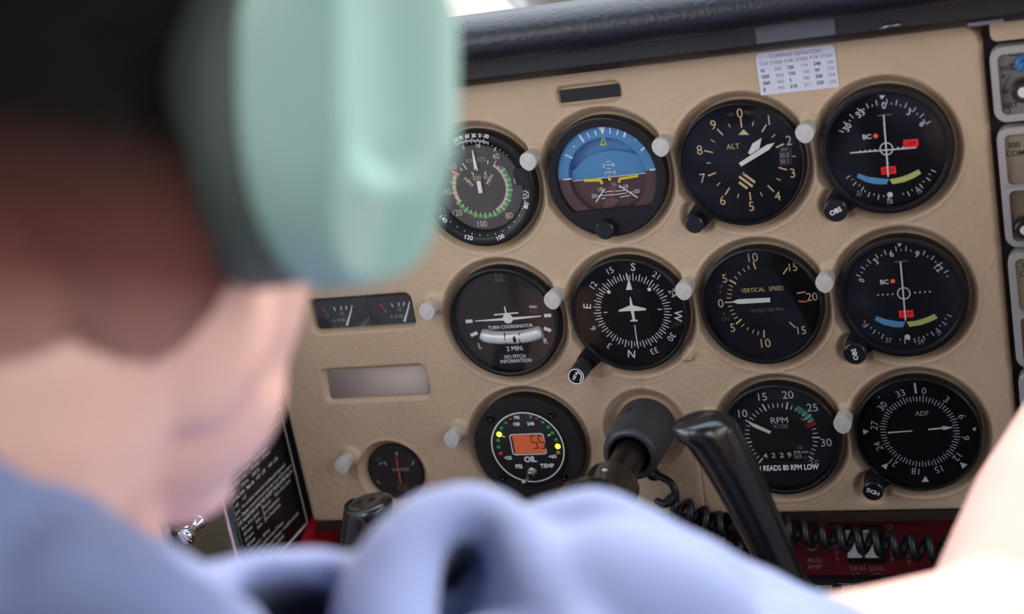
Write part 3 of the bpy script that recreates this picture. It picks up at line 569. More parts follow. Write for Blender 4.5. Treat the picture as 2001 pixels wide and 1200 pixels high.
# --- tachometer
def tach():
    cx, cz = GX[2], GZ[2]; root = thing('tachometer', 'round engine rpm gauge with green arc, red mark and white hour counter', 'gauge', (cx, 0, cz))
    bezel(root, Ri=.0360, d=.006); Yd = .0062; L = locator('RPM', cx, cz, Yd); y = Yd - .0002; d = MB(); d.disc(.0362, Yd, mat('dial_tach', (22, 24, 26), .55))
    LG = mat('dial_light_grey', (176, 176, 176), .6)
    for t, a, b_ in (('5', 228, 635), ('10', 270, 325), ('15', 470, 155), ('20', 728, 135), ('25', 978, 265), ('30', 1120, 622), ('35', 998, 838), ('0', 372, 850)): d.text(t, L(a, b_), .0056, y, WHITE if t not in ('35', '0') else LG, 0, 1)
    for k in range(36):
        a = -136.8 + 7.68 * k; mj = k % 5 == 0; d.tick(a, .0198 if mj else .0205, .0250 if mj else .0236, .0010 if mj else .0006, y, WHITE)
    d.ring(.0212, .0252, y - .0001, mat('dial_sea_green', (70, 150, 110), .5), ang(L(830, 252)), ang(L(1000, 400))); d.tick(ang(L(1002, 428)), .0190, .0248, .0024, y - .0002, mat('dial_crimson', (190, 25, 45), .5))
    for k in (24, 25, 26): d.tick(-136.8 + 7.68 * k, .0205, .0236 if k != 25 else .026, .0005, y - .0002, WHITE)
    for t, a, b_, h, m_ in (('RPM', 642, 395, .0044, WHITE), ('X100', 652, 458, .0030, LG), ('SL', 885, 388, .0022, LG), ('3', 935, 408, .0020, LG), ('18', 928, 452, .0020, LG), ('10', 852, 672, .0026, LG)): d.text(t, L(a, b_), h, y, m_, 0, 1.05)
    d.ring(.0008, .0013, y, mat('dial_brown', (70, 40, 36), .5), c=L(660, 530)); d.build('dial', root)
    c = MB(); c.poly([L(465, 715), L(940, 700), L(945, 780), L(470, 785)], y - .0001, mat('window_black', (10, 10, 12), .5))
    for t, a, b_ in (('4', 500, 755), ('2', 583, 752), ('2', 667, 750), ('9', 745, 747)): c.text(t, L(a, b_), .0036, y - .0003, WHITE, 0, 1.2, .01)
    p = L(828, 745); c.bar(L(795, 747), L(862, 742), .0052, y - .0003, LG); c.text('8', p, .0038, y - .0005, DIAL, 0, 1.3, .01); c.bar(L(872, 722), L(938, 716), .0012, y - .0003, LG); c.bar(L(875, 775), L(940, 772), .0006, y - .0003, GREY); c.build('hour_counter', root)
    n = MB(); yy = .0045; f = locator('RPM', cx, cz, yy); n.slab([tuple(f(*p)) for p in ((328, 425), (395, 437), (558, 512), (545, 538), (380, 470))], yy, yy + .0003, PTR); n.build('needle', root)
    s = MB(); f = locator('RPM', cx, cz, .0009); yy = .0009                     # typed strip stuck across the glass
    s.slab([tuple(f(*p)) for p in ((300, 838), (1080, 822), (1085, 918), (310, 925))], yy - .0002, yy, glassmat('clear_tape', .02, .4, (.80, .82, .86))); s.text('TACH READS 80 RPM LOW', f(665, 878), .0040, yy - .0004, WHITE, 0, .72, .02); s.build('warning_strip', root)
    pane(root, .0360, .0013)
tach()

# --- radio compass
def adf():
    cx, cz = GX[3], GZ[2]; root = thing('radio_compass', 'round black bearing gauge lettered ADF with white arrow needle, lower right dial', 'gauge', (cx, 0, cz))
    bezel(root, Ri=.0374, d=.0045); Yd = .0048; L = locator('ADF', cx, cz, Yd); y = Yd - .0002; d = MB(); d.disc(.0376, Yd, DIAL); LG = mat('dial_card_white', (214, 214, 216), .6)
    o0 = 11.0
    for k in range(72): d.tick(k * 5 + o0, .0202 if k % 2 == 0 else .0210, .0248 if k % 6 == 0 else .0241, .00055, y, LG, (.0010, .0008))
    for i in range(12):
        t = str(i * 3); a = math.radians(i * 30 + o0); d.text(t, (.0010 + math.sin(a) * .0280, .0008 + math.cos(a) * .0280), .0046, y, LG, math.degrees(a), 1)
    d.text('ADF', L(653, 357), .0032, y, LG); d.bar(L(588, 85), L(600, 178), .0012, y, WHITE)
    for pts in ([(685, 922), (718, 975), (650, 977)], [(178, 520), (120, 498), (128, 550)], [(348, 808), (286, 828), (332, 866)], [(998, 798), (1066, 820), (1020, 860)], [(1105, 495), (1145, 480), (1132, 520)], [(262, 205), (275, 210), (262, 222)]): d.poly([L(*p) for p in pts], y, WHITE)
    d.build('compass_card', root)
    n = MB(); yy = .0030; f = locator('ADF', cx, cz, yy); n.bar(f(710, 505), f(850, 492), .0011, yy, PTR); n.poly([f(835, 472), f(940, 485), f(845, 513)], yy, PTR); n.bar(f(568, 518), f(365, 532), .0009, yy, PTR); n.poly([f(342, 535), f(368, 522), f(366, 545)], yy, PTR); n.build('needle', root)
    K = locator('ADF', cx, cz, -.012); p = K(212, 1068); lug(root, p, (0, 0), .0072, .0025, .0100, BLACK); knob(root, p, .0066, .003, .015, BLKPL, 'heading_knob', 0, 'HDG', .0028, 205); pane(root, .0374, .0010)
adf()

# --- half-hidden digital clock
def clock():
    cx, cz = CLK; root = thing('panel_clock', 'black round clock half hidden behind the green headset cup', 'clock', (cx, 0, cz))
    b = MB(); b.lathe([(.0381, .0095), (.0387, .0085), (.0387, .0012), (.0376, 0), (.0001, -.0001)], mat('matt_black', (19, 18, 20), .5), 96); q = lambda u, v: Vector((px(u, v, 0).x - cx, px(u, v, 0).z - cz))
    p = q(775, 470); b.text('ION', p, .0028, -.0004, WHITE, 0, 1.2, .03); b.text('OL', q(788, 430), .0026, -.0004, WHITE, 0, 1.2, .02); b.text('SELECT', (-.012, .016), .0028, -.0004, WHITE, 0, 1, .02); b.build('face', root)
    s = MB(); s.slab(rrect(-.022, .016, .000, .012, .002), -.0008, 0, mat('window_black', (10, 10, 12), .5)); s.build('display', root)
    k = MB(); p = q(779, 450); k.lathe([(.0036, 0), (.0036, -.003), (.003, -.0036), (.0001, -.0038)], mat('blue_button', (60, 165, 205), .35), 28, Matrix.Translation((p.x, 0, p.y))); k.build('blue_button', root)
    k = MB(); k.lathe([(.0036, 0), (.0036, -.003), (.003, -.0036), (.0001, -.0038)], mat('blue_button', (60, 165, 205), .35), 28, Matrix.Translation((-.014, 0, -.018))); k.build('blue_button', root)
clock()

# --- fuel gauge pair and ammeter
def fuel():
    root = thing('fuel_gauge', 'narrow rectangular black twin fuel gauge set in a recess at the left of the panel', 'gauge', (-.1035, .009, -.083))
    base = Vector((-.1035, -.083)); Yd = .0095
    def L(a, b_, Y=Yd): q = px(590 + a / 5, 560 + b_ / 5, Y); return Vector((q.x - base.x, q.z - base.y))
    FD = mat('dial_charcoal', (42, 43, 48), .5, vary=(40, .1)); d = MB(); d.slab(rrect(-.0368, .0368, -.0106, .0106, .002), Yd - .009, .0125 - .009, FD); y = Yd - .009 - .0002
    for dx, dz in ((0, 0), (562, -38)):
        for a, b_, c_, e_, m_ in ((203, 208, 238, 250, RED), (312, 200, 328, 236, WHITE), (383, 192, 388, 230, WHITE), (436, 188, 432, 226, WHITE), (492, 184, 480, 230, WHITE)): d.bar(L(a + dx, b_ + dz), L(c_ + dx, e_ + dz), .0010 if m_ is RED else .0007, y, m_)
        d.text('E', L(257 + dx, 277 + dz), .0022, y, mat('dial_light_grey', (176, 176, 176), .6)); d.text('1/2', L(392 + dx, 263 + dz), .0024, y, mat('dial_light_grey', (176, 176, 176), .6), 0, .8)
        d.text('L. FUEL' if dx == 0 else 'R. FUEL', L(375 + dx, 326 + dz), .0024, y, mat('dial_light_grey', (176, 176, 176), .6))
    d.build('dial', root)
    for dx, dz in ((0, 0), (562, -38)):
        n = MB(); n.bar(L(440 + dx, 380 + dz, .0085), L(484 + dx, 225 + dz, .0085), .0016, .0085 - .009, PTR, .0008); n.build('needle', root)
    n = MB(); n.slab([tuple(L(*p)) for p in ((605, 118), (625, 118), (690, 340), (665, 345))], -.0006, .0004, FD); n.build('divider', root)
    g = MB(); g.slab(rrect(-.0366, .0366, -.0104, .0104, .002), -.0016, -.0015, GLASS); g.build('cover_glass', root)
fuel()
def ammeter():
    cx, cz = AMM; root = thing('ammeter', 'small round dark ammeter with orange needle standing at 0', 'gauge', (cx, .004, cz)); Yd = .0095 - .004
    def L(a, b_, Y=.0095): q = px(640 + a / 4.443, 830 + b_ / 4.443, Y); return Vector((q.x - cx, q.z - cz))
    d = MB(); d.lathe([(.0212, Yd + .003), (.0212, Yd - .0006), (.0206, Yd - .001), (.0203, Yd)], BLACK, 64); d.disc(.0206, Yd, mat('dial_maroon_black', (24, 16, 20), .55)); y = Yd - .0002; LG = mat('dial_light_grey', (176, 176, 176), .6)
    d.text('0', L(602, 250), .0026, y, WHITE); d.text('60', L(445, 295), .0026, y, GREY); d.text('AMPERES', L(635, 387), .0023, y, LG, 0, 1.05)
    for a, b_, c_, e_ in ((488, 316, 515, 352), (448, 337, 478, 336), (752, 312, 736, 350), (433, 485, 455, 510)): d.bar(L(a, b_), L(c_, e_), .0010, y, LG)
    c = L(660, 540); d.slab([(c.x + a, c.y + b_) for a, b_ in rrect(-.0040, .0040, -.0032, .0028, .0004, 2)], y - .0012, y, mat('dull_brass', (95, 80, 66), .4, .6)); d.build('dial', root)
    n = MB(); n.bar(L(645, 500), L(604, 270), .0016, y - .0014, mat('needle_orange', (205, 92, 48), .5), .0008); n.build('needle', root)
    g = MB(); g.disc(.0208, y - .0022, GLASS); g.build('cover_glass', root)
ammeter()

# --- post lights: dull white hooded pegs between the dials
def post(i, label):
    x, z = POSTS[i]; root = thing('post_light', label, 'lamp', (x, .002, z), 'post lights between the dials')
    if i == 0:
        g = [MB(), MB(), MB()]; SIL = mat('chalky_silver', (192, 188, 184), .5, .0, bump=('noise', 400, .15, .0004), vary=(260, .10))
        pts = []
        for k in range(20):                                                    # shield-shaped hood, pointed below
            a = 2 * math.pi * k / 20; r = .0051 * (1 + .16 * max(0, -math.sin(a)) ** 6); pts.append((r * math.cos(a), r * math.sin(a)))
        lo = lambda s, y, dz=0: [(p[0] * s * 1.1, y, p[1] * s * 1.1 + dz) for p in pts]
        g[0].loft([lo(.92, 0), lo(.96, -.004), lo(.96, -.0066)], SIL, True, True)
        g[1].loft([lo(.97, -.0066), lo(1.0, -.0072), lo(1.02, -.0110), lo(.95, -.0122), lo(.6, -.0124)], SIL, True, True)
        g[2].box(.0036, .0051, -.0084, -.0064, -.0024, .0024, mat('slit_black', (8, 7, 7), .6))
        for q, n in zip(g, ('stem', 'hood', 'lamp_slit')): sharp(q.build(n, root, fix=True), 40)
        return root
    for ch in POST0.children:
        c = ch.copy(); c.parent = root; COL.objects.link(c)
    return root
PL = ['post light between the grey airspeed dial and the blue horizon gauge', 'post light between the blue horizon gauge and the altimeter', 'post light between the altimeter and the top right course gauge',
      'post light just right of the rectangular fuel gauge', 'post light between the turn gauge and the compass-card gauge', 'post light between the compass-card gauge and the climb gauge', 'post light between the climb gauge and the middle right course gauge',
      'lowest and leftmost post light, beside the small ammeter', 'post light at the upper left of the digital oil gauge', 'post light between the rpm gauge and the ADF gauge', 'post light half hidden behind the tip of the right yoke grip']
for i in range(11):
    r_ = post(i, 'chalky white ' + PL[i])
    if i == 0: POST0 = r_

# --- cards and plates on the panel
def deviation_card():
    c = Vector((.2117, .0502)); root = MB(); W = mat('card_white', (206, 208, 226), .55, vary=(80, .03)); ink = mat('card_ink_grey', (128, 128, 148), .7); dark = mat('card_ink_dark', (62, 62, 76), .7)
    pts = [p for p in rrect(-.0232, .0232, -.0127, .0127, .0028) if p[1] > 0] + [(-.0232, -.0127), (.0232, -.0127)]
    root.slab(pts, -.0005, 0, W)
    def L(a, b_): q = px(1460 + a / 9.23, 70 + b_ / 9.23, .004); return Vector((q.x - c.x, q.z - c.y))
    y = -.0006; root.text('COMPASS DEVIATION', L(868, 315), .0024, y, ink, 0, .95)
    for a, b_ in ((435, 485), (890, 425), (1345, 362)): root.text('FOR STEER', L(a, b_), .0022, y, ink, 0, .95)
    for cx_, items, m_ in ((0, (('N', 282, 625), ('030', 338, 732), ('060', 358, 845), ('E', 322, 965)), dark), (1, (('360', 555, 588), ('030', 592, 703), ('060', 607, 815), ('090', 615, 930)), ink), (2, (('120', 785, 560), ('150', 815, 670), ('S', 785, 790), ('210', 840, 900)), dark),
        (3, (('119', 1035, 525), ('150', 1070, 637), ('180', 1072, 755), ('211', 1085, 870)), ink), (4, (('240', 1265, 493), ('W', 1265, 610), ('300', 1300, 722), ('330', 1320, 838)), dark), (5, (('240', 1495, 465), ('270', 1510, 580), ('298', 1525, 695), ('330', 1545, 818)), ink)):
        for t, a, b_ in items: root.text(t, L(a, b_), .0022, y, m_, 0, .95, .02 if m_ is dark else 0)
    o = root.build('compass_deviation_card'); o.location = (c.x, PY, c.y); tag(o, 'white printed card with a table of compass headings stuck on the tan panel', 'card')
deviation_card()
b = MB(); b.slab([(p[0] + .0008 * math.sin(p[1] * 900), p[1]) for p in rrect(-.0372, .0385, -.0106, .0106, .0012, 3)], -.0008, 0, mat('blank_pinkish', (176, 160, 154), .6, bump=('leather', 700, .25, .0005)), True)
o = b.build('blanking_plate'); o.location = (-.1040, .0075, -.1346); tag(o, 'pale pinkish-grey blank strip in the recess below the twin fuel gauge', 'plate')
b = MB(); b.slab(rrect(-.0190, .0190, -.0039, .0039, .0006, 2), -.0012, 0, mat('slot_black', (14, 12, 12), .4))
o = b.build('label_strip'); o.location = (.0827, .0068, .0501); tag(o, 'small black blank strip in a slot above the blue horizon gauge', 'label strip')
# ------------------------------------------------------------------ cabin shell (the setting)
XL, XR, ZC, ZF, YB = -.196, .93, .56, -.78, -2.0
SHELL = mat('cabin_grey', (150, 148, 146), .8, vary=(6, .06)); DARKC = mat('carpet_dark', (42, 40, 42), .95, bump=('noise', 300, .5, .002)); TRIMW = mat('side_panel_pale', (205, 208, 210), .6, bump=('leather', 300, .2, .0006))
HEAD = mat('headliner_grey', (140, 138, 134), .9, bump=('noise', 200, .3, .001))
def slabobj(name, x0, x1, y0, y1, z0, z1, m): b = MB(); b.box(x0, x1, y0, y1, z0, z1, m); return struct(b.build(name, fix=True))
slabobj('floor', XL - .02, XR + .02, YB, .75, ZF - .02, ZF, DARKC)
slabobj('ceiling', XL - .02, XR + .02, YB, -.22, ZC, ZC + .02, HEAD)
slabobj('wall_back', XL - .02, XR + .02, YB - .02, YB, ZF, ZC, SHELL)
slabobj('wall_front', XL - .02, XR + .02, .75, .77, ZF, -.02, DARKC)
def sidewall(name, x0, x1, m):
    b = MB(); b.box(x0, x1, YB, .75, ZF, -.02, m); b.box(x0, x1, YB, .02, .47, ZC, m)
    for y0, y1 in ((YB, -1.75), (-.98, -.90), (.00, .06)): b.box(x0, x1, y0, y1, -.02, .47, m)
    return struct(b.build(name, fix=True))
sidewall('wall_left', XL - .02, XL, TRIMW); sidewall('wall_right', XR, XR + .02, TRIMW)
WG = glassmat('window_perspex', .03, .01)
b = MB(); b.loft([[(XL, .74, -.02), (XR, .74, -.02), (XR, .734, -.02), (XL, .734, -.02)], [(XL, -.22, ZC), (XR, -.22, ZC), (XR, -.226, ZC), (XL, -.226, ZC)]], WG, smooth=False); struct(b.build('window_1', fix=True))
for i, (x, y0, y1) in enumerate(((XL - .012, -.90, .0), (XL - .012, -1.75, -.98), (XR + .008, -.90, .0), (XR + .008, -1.75, -.98))): slabobj('window_%d' % (i + 2), x, x + .004, y0, y1, -.02, .47, WG)
b = MB(); b.slab([(-.11, ZF), (.06, ZF), (.06, -.02), (-.02, -.02), (-.055, -.09), (-.11, -.13)], 0, .0015, mat('kick_black', (24, 22, 22), .45)); 
for i, v in enumerate(b.v): b.v[i] = (XL + .0035 - v[1], v[0], v[2])
struct(b.build('trim_1', fix=True))
# ------------------------------------------------------------------ glareshield
VIN = mat('black_vinyl', (23, 25, 36), .42, bump=('leather', 420, .35, .0008), vary=(20, .1))
root = thing('glareshield', 'black padded vinyl glareshield running along the top of the tan panel', 'glareshield', (.36, 0, .08))
def extr(prof, x0, x1, m, name, parent, smooth=True):
    b = MB(); o = Vector((.36, 0, .08)); b.loft([[(x0 - o.x, y, z - o.z) for y, z in prof], [(x1 - o.x, y, z - o.z) for y, z in prof]], m, True, True, smooth); return sharp(b.build(name, parent, fix=True), 50)
pad = [(-.018, .0845), (-.030, .0835), (-.039, .0865), (-.0445, .0925), (-.0450, .0985), (-.0405, .1050), (-.030, .1098), (-.012, .1105), (.05, .1015), (.25, .066), (.60, .000), (.60, -.01), (.05, .080), (-.01, .088)]
extr(pad, XL + .001, XR - .001, VIN, 'pad', root)
lipm = mat('lip_dark', (31, 29, 31), .5, bump=('noise', 300, .1, .0005))
lp = extr([(-.0145, .0695), (-.0175, .0720), (-.0175, .0850), (-.0100, .0880), (.015, .0840), (.015, .0665), (-.010, .0665)], XL + .001, XR - .001, lipm, 'lip', root)
b = MB(); o = Vector((.36, 0, .08)); p0 = px(1476, 60, -.0178); p1 = px(1632, 55, -.0178)
b.slab([(a - o.x, c - o.z) for a, c in rrect(p0.x, p1.x, .0725, .0846, .0004, 2)], -.0182, -.0172, mat('grey_label', (92, 94, 102), .45)); b.build('label_plate', root, 'bare grey label plate')
b = MB(); q = px(1740, 52, -.019); b.tube([(q.x - .006 - o.x, -.0178, q.z - o.z - .0005), (q.x - o.x, -.0192, q.z - o.z + .0006), (q.x + .006 - o.x, -.0178, q.z - o.z + .0004)], .0011, mat('steel', (150, 150, 150), .3, 1.0), 8); b.build('clip', root)
b = MB(); b.box(.312 - o.x, .331 - o.x, -.0190, -.0170, -.0120, -.0100, mat('steel', (150, 150, 150), .3, 1.0)); b.build('joint_strip', root)

# ------------------------------------------------------------------ radio stack on the right
RS = mat('radio_back_black', (16, 16, 18), .6); ALU = mat('bezel_aluminium', (172, 168, 166), .38, .35, vary=(60, .05))
b = MB(); b.box(.3175, .60, .014, .03, -.36, .066, RS); o_ = b.build('radio_rack'); tag(o_, 'black rack plate behind the stacked radios', 'rack')
b = MB(); b.slab(rrect(.3222, .60, .0545, .0668, .004), -.001, .013, TAN); o_ = b.build('trim_strip', fix=True); tag(o_, 'tan strip above the radio stack, by the upper right corner of the dial panel', 'trim')
def radio(name, label, z0, z1, face, secs):
    root = thing(name, label, 'radio', (.3205, .0, (z0 + z1) / 2)); zc = (z0 + z1) / 2; h = (z1 - z0) / 2; W = .16
    b = MB(); ou = rrect(0, W, -h, h, .007); ci = [rrect(.0042, W - .0042, a - zc, c - zc, .0035) for a, c in secs]
    n = len(ou); 
    # frame: outer wall plus a face with the windows' rims raised round each section
    b.loft([[(p[0], .012, p[1]) for p in ou], [(p[0], .0008, p[1]) for p in ou], [(p[0] * .994 + .0005, 0, p[1] * .985) for p in ou]], ALU, False, False)
    edges = [h * .985] + [v - zc for a, c in reversed(secs) for v in (c, a)] + [-h * .985]
    for k, (a, c) in enumerate(secs):
        top = (secs[k + 1][0] + c) / 2 - zc if k + 1 < len(secs) else h; bot = (secs[k - 1][1] + a) / 2 - zc if k else -h
        oo = []
        for p in ci[k]:
            cx_ = W / 2; oo.append(None)
        # outer loop of this section follows the frame outline when at an end, else the shared bar
        ol = rrect(0.0005, W - .0005, bot + .0002, top - .0002, .0066) if len(secs) == 1 else [(min(max(p[0], .0005), W - .0005), p[1]) for p in
             (rrect(.0005, W - .0005, bot + .0002, top - .0002, .0066) if False else
              [q for q in _corner(.0005, W - .0005, bot, top, .0066 if k == 0 else .0001, .0066 if k == len(secs) - 1 else .0001)])]
        b.loft([[(p[0], 0, p[1]) for p in ol], [(p[0], -.0002, p[1]) for p in ci[k]], [(p[0], .0022, p[1]) for p in ci[k]]], ALU, False, False, False)
        b.poly(ci[k], .0022, face[k])
    sharp(b.build('face', root), 40); return root
def _corner(x0, x1, z0, z1, rb, rt, n=6):
    pts = []
    for cx, cz, a, r in ((x1 - rt, z1 - rt, 0, rt), (x0 + rt, z1 - rt, 90, rt), (x0 + rb, z0 + rb, 180, rb), (x1 - rb, z0 + rb, 270, rb)):
        for k in range(n + 1):
            t = math.radians(a + 90 * k / n); pts.append((cx + r * math.cos(t), cz + r * math.sin(t)))
    return pts
FG = mat('face_grey', (112, 106, 104), .5, vary=(30, .05)); FT = mat('face_khaki', (140, 125, 102), .5, vary=(30, .05)); FTD = mat('face_khaki_dark', (112, 98, 78), .45, vary=(30, .05)); INK = mat('black_print', (38, 36, 38), .6)
def rl(root, u, v, Y=.002): q = px(u, v, Y); return Vector((q.x - root.location.x, q.z - root.location.z))
def rtext(root, name, items):
    b = MB()
    for t, u, v, h in items: b.text(t, rl(root, u, v), h, .0020, INK, 0, 1, .02)
    return b
def rknob(root, u, v, r, l, m, name='knob', ring=None):
    b = MB(); p = rl(root, u, v, -l); knob_geo(b, Matrix.Translation((p.x, .002, p.y)), r, l, m, 1)
    if ring: b.disc(r * .45, -l + .0016, ring, p, 20)
    return sharp(b.build(name, root), 30)
r1 = radio('audio_panel', 'grey audio control panel with blue button, topmost unit of the stack', .0072, .0508, [FG], [(.0115, .0465)])
b = rtext(r1, 'printing', [('VOL', 1969, 133, .0030), ('+', 1961, 149, .0034), ('OFF', 1962, 180, .0022), ('BRT', 1976, 205, .0034)])
p = rl(r1, 1967, 217); b.ring(.0016, .0021, .0020, INK, c=p)
for a, c in (((1960, 105), (2001, 97)), ((1971, 108), (1993, 108)), ((1972, 126), (1990, 125)), ((1960, 105), (1960, 108))): b.bar(rl(r1, *a), rl(r1, *c), .0008, .0020, INK)
b.ring(.0118, .0124, .0020, INK, 268, 322, rl(r1, 2006, 176)); b.build('printing', r1)
b = MB(); p = rl(r1, 2001, 122); b.lathe([(.0046, .002), (.0046, -.002), (.0026, -.0024), (.0022, -.0012), (.0001, -.0010)], mat('blue_button_deep', (40, 110, 170), .3), 28, Matrix.Translation((p.x, 0, p.y))); b.build('push_button', r1, 'blue ring-shaped button')
rknob(r1, 2000, 182, .0068, .010, BLKPL, 'volume_knob', mat('knob_white', (215, 212, 215), .4))
r2 = radio('communication_radio', 'khaki-faced radio lettered 300 COM, second unit down in the stack', -.0680, .0036, [FTD, FT], [(-.0645, -.0335), (-.0300, -.0002)])
b = rtext(r2, 'printing', [('300', 1981, 283, .0034), ('COM', 1984, 299, .0034)]); b.build('printing', r2); rknob(r2, 2003, 452, .0062, .010, BLKPL, 'tuning_knob', mat('knob_white', (215, 212, 215), .4))
r3 = radio('communication_radio', 'khaki-faced radio, third unit down in the stack, beside the middle row of dials', -.1445, -.0716, [FTD, FT], [(-.1410, -.1120), (-.1085, -.0752)])
b = rtext(r3, 'printing', [('300', 2008, 518, .0034), ('COM', 2011, 534, .0034)]); b.build('printing', r3)
r4 = radio('transponder', 'khaki-faced radio, lowest unit of the stack, mostly behind the bare arm', -.2200, -.1480, [FT], [(-.2160, -.1520)])

# ------------------------------------------------------------------ lower switch panel
REDP = mat('switch_panel_red', (92, 14, 21), .42, vary=(30, .1), bump=('noise', 400, .08, .0004)); LIPB = mat('panel_underlip', (58, 46, 38), .6)
YS = .016
def S2(u, v, Y=YS): q = px(u, v, Y); return Vector((q.x, q.z))
SO = Vector((.10, -.27)); root = thing('switch_panel', 'dark red lower switch panel lettered in white, under the tan panel', 'panel', (SO.x, YS, SO.y))
b = MB(); b.slab([(p[0] - SO.x, p[1] - SO.y) for p in rrect(-.168, .330, -.2925, -.2440, .001)], 0, .006, REDP)
SL = mat('switch_lettering', (150, 120, 122), .6)
for t, u, v, h in (('AUD', 1592, 1094, .0036), ('AMP', 1592, 1107, .0036), ('TAXI', 1675, 1110, .0034), ('LT', 1674, 1123, .0034), ('LDG', 1713, 1110, .0034), ('LT', 1713, 1123, .0034), ('O', 1631, 1029, .0036), ('N', 1632, 1041, .0034), ('O', 1634, 1067, .0034), ('F', 1635, 1080, .0034), ('F', 1637, 1092, .0036), ('O', 1739, 1029, .0036), ('N', 1740, 1040, .0034), ('O', 1741, 1068, .0034), ('F', 1743, 1080, .0034), ('F', 1744, 1093, .0036), ('C', 1775, 1073, .0032), ('A', 1776, 1085, .0032), ('B', 1777, 1097, .0032)):
    b.text(t, S2(u, v) - SO, h, -.0003, SL, 0, 1)
b.build('face', root, fix=True)
b = MB(); b.loft([[(x, y, z) for y, z in ((-.012, -.2408 - SO.y), (.004, -.2408 - SO.y), (.004, -.2488 - SO.y), (-.009, -.2488 - SO.y))] for x in (-.176 - SO.x, .330 - SO.x)], LIPB, smooth=False); b.build('upper_lip', root, 'dark brown lip', fix=True)
b = MB(); b.loft([[(x, y, z) for y, z in ((-.006, -.2925 - SO.y), (.010, -.2925 - SO.y), (.010, -.3300 - SO.y), (-.006, -.3300 - SO.y))] for x in (-.168 - SO.x, .330 - SO.x)], mat('lower_strip_black', (16, 17, 20), .4), smooth=False); b.build('lower_strip', root, 'black lower strip', fix=True)
b = MB(); b.bar(S2(1640, 1131) - SO, S2(1665, 1132) - SO, .0008, -.0066, SL); b.build('strip_edge_mark', root)
for u, v in ((1586, 1065), (1423, 1063)):
    k = MB(); p = S2(u, v) - SO; k.lathe([(.0046, 0), (.0046, -.0015), (.0038, -.0022), (.0026, -.0022), (.0024, .0010), (.0001, .0012)], mat('jack_nickel', (120, 112, 104), .35, .8), 24, Matrix.Translation((p.x, 0, p.y))); k.build('jack_socket', root)
WR = mat('rocker_white', (196, 194, 192), .4)
rt = thing('rocker_switch_pair', 'pair of white rocker switches in one black frame, behind the coiled cord', 'switch', (S2(1690, 1062).x, YS, S2(1690, 1062).y)); ro = S2(1690, 1062)
b = MB(); p = S2(1690, 1062) - ro; b.slab(rrect(-.0120, .0125, -.0135, .0135, .0012), -.0025, 0, BLKPL); b.build('frame', rt, fix=True)
for u in (1669, 1703):
    k = MB(); p = S2(u, 1062, YS - .004) - ro; k.loft([[(p.x + x, y, p.y + z) for y, z in ((-.0028, .0092), (-.0052, .0088), (-.0034, 0), (-.0075, -.0088), (-.0028, -.0092))] for x in (-.0047, .0047)], WR, smooth=False); k.build('rocker', rt, fix=True)
for i, (u, w) in enumerate(((1570, 'leftmost white rocker switch of the bottom row, against the sleeve'), (1610, 'middle white rocker switch of the bottom row on the black strip'), (1662, 'rightmost white rocker switch of the bottom row, half behind the bare arm'))):
    q = S2(u, 1159, YS - .010); k = MB(); k.loft([[(x, y, z) for y, z in ((.004, .0080), (-.004, .0076), (-.0015, .001), (-.0045, -.0076), (.004, -.0080))] for x in (-.0055, .0055)], WR, smooth=False)
    o_ = k.build('rocker_switch', fix=True); o_.location = (q.x, YS - .010, q.y - .0045); tag(o_, w, 'switch', 'rocker switches in the bottom row')

# ------------------------------------------------------------------ control yoke
root = thing('control_yoke', 'black glossy control yoke with two horn grips on a shaft through the panel', 'control wheel', (YOKE[0], 0, YOKE[1])); YO = Vector((YOKE[0], 0, YOKE[1]))
DG = mat('yoke_grey', (58, 58, 64), .42, bump=('noise', 500, .08, .0004)); GB = mat('yoke_gloss', (20, 20, 24), .24, coat=.4, bump=('noise', 260, .03, .0006)); SHF = mat('shaft_black', (24, 21, 21), .33, .2)
b = MB(); b.lathe([(.0196, .0090), (.0200, .0020), (.0196, -.012), (.0188, -.030), (.0178, -.036), (.0160, -.0385), (.0135, -.0385), (.0130, -.0340)], DG, 64)
b.lathe([(.0026, 0), (.0024, -.0005), (.0020, .0014), (.0001, .0016)], mat('hole_black', (10, 10, 10), .5), 20, Matrix.Translation((-.003, -.0100, .0190)) @ Matrix.Rotation(math.radians(-78), 4, 'X')); b.build('collar', root)
b = MB(); b.lathe([(.0105, .0080), (.0105, -.118)], SHF, 48); b.build('shaft', root)
b = MB(); b.lathe([(.0107, -.078), (.0150, -.079), (.0172, -.082), (.0175, -.110), (.024, -.117), (.027, -.123), (.027, -.146), (.023, -.152), (.0001, -.153)], GB, 56); b.lathe([(.0022, 0), (.002, -.0014), (.0001, -.0016)], mat('steel', (150, 150, 150), .3, 1.0), 16, Matrix.Translation((.002, -.095, .0174)) @ Matrix.Rotation(math.radians(-80), 4, 'X')); b.build('hub', root)
def horn(name, pts, radii, endloops, shear=0.0):
    P = catmull([Vector(p) - YO for p in pts], 7); n = len(P); R_ = list(np.interp(np.linspace(0, len(radii) - 1, n), range(len(radii)), radii)); b = MB(); b.tube(P, R_, GB, 28, True)
    nv = 28; last = [Vector(v) for v in b.v[-nv:]]; c = P[-1]
    f = b.f; f.pop(); b.m.pop(); b.s.pop()
    for sc_, off in endloops:
        o0 = len(b.v); pl = o0 - nv
        for v in last:
            d = v - c; b.v.append(tuple(c + Vector(off) + Vector((d.x * sc_[0], d.y * sc_[1], d.z * sc_[2] + d.x * shear))))
        for k in range(nv): b.f.append((pl + k, pl + (k + 1) % nv, o0 + (k + 1) % nv, o0 + k)); b.m.append(0); b.s.append(True)
    b.f.append(tuple(range(len(b.v) - nv, len(b.v)))); b.m.append(0); b.s.append(True)
    return b.build(name, root, fix=True)
Yg = -.145; H_ = YO + Vector((0, -.135, 0))
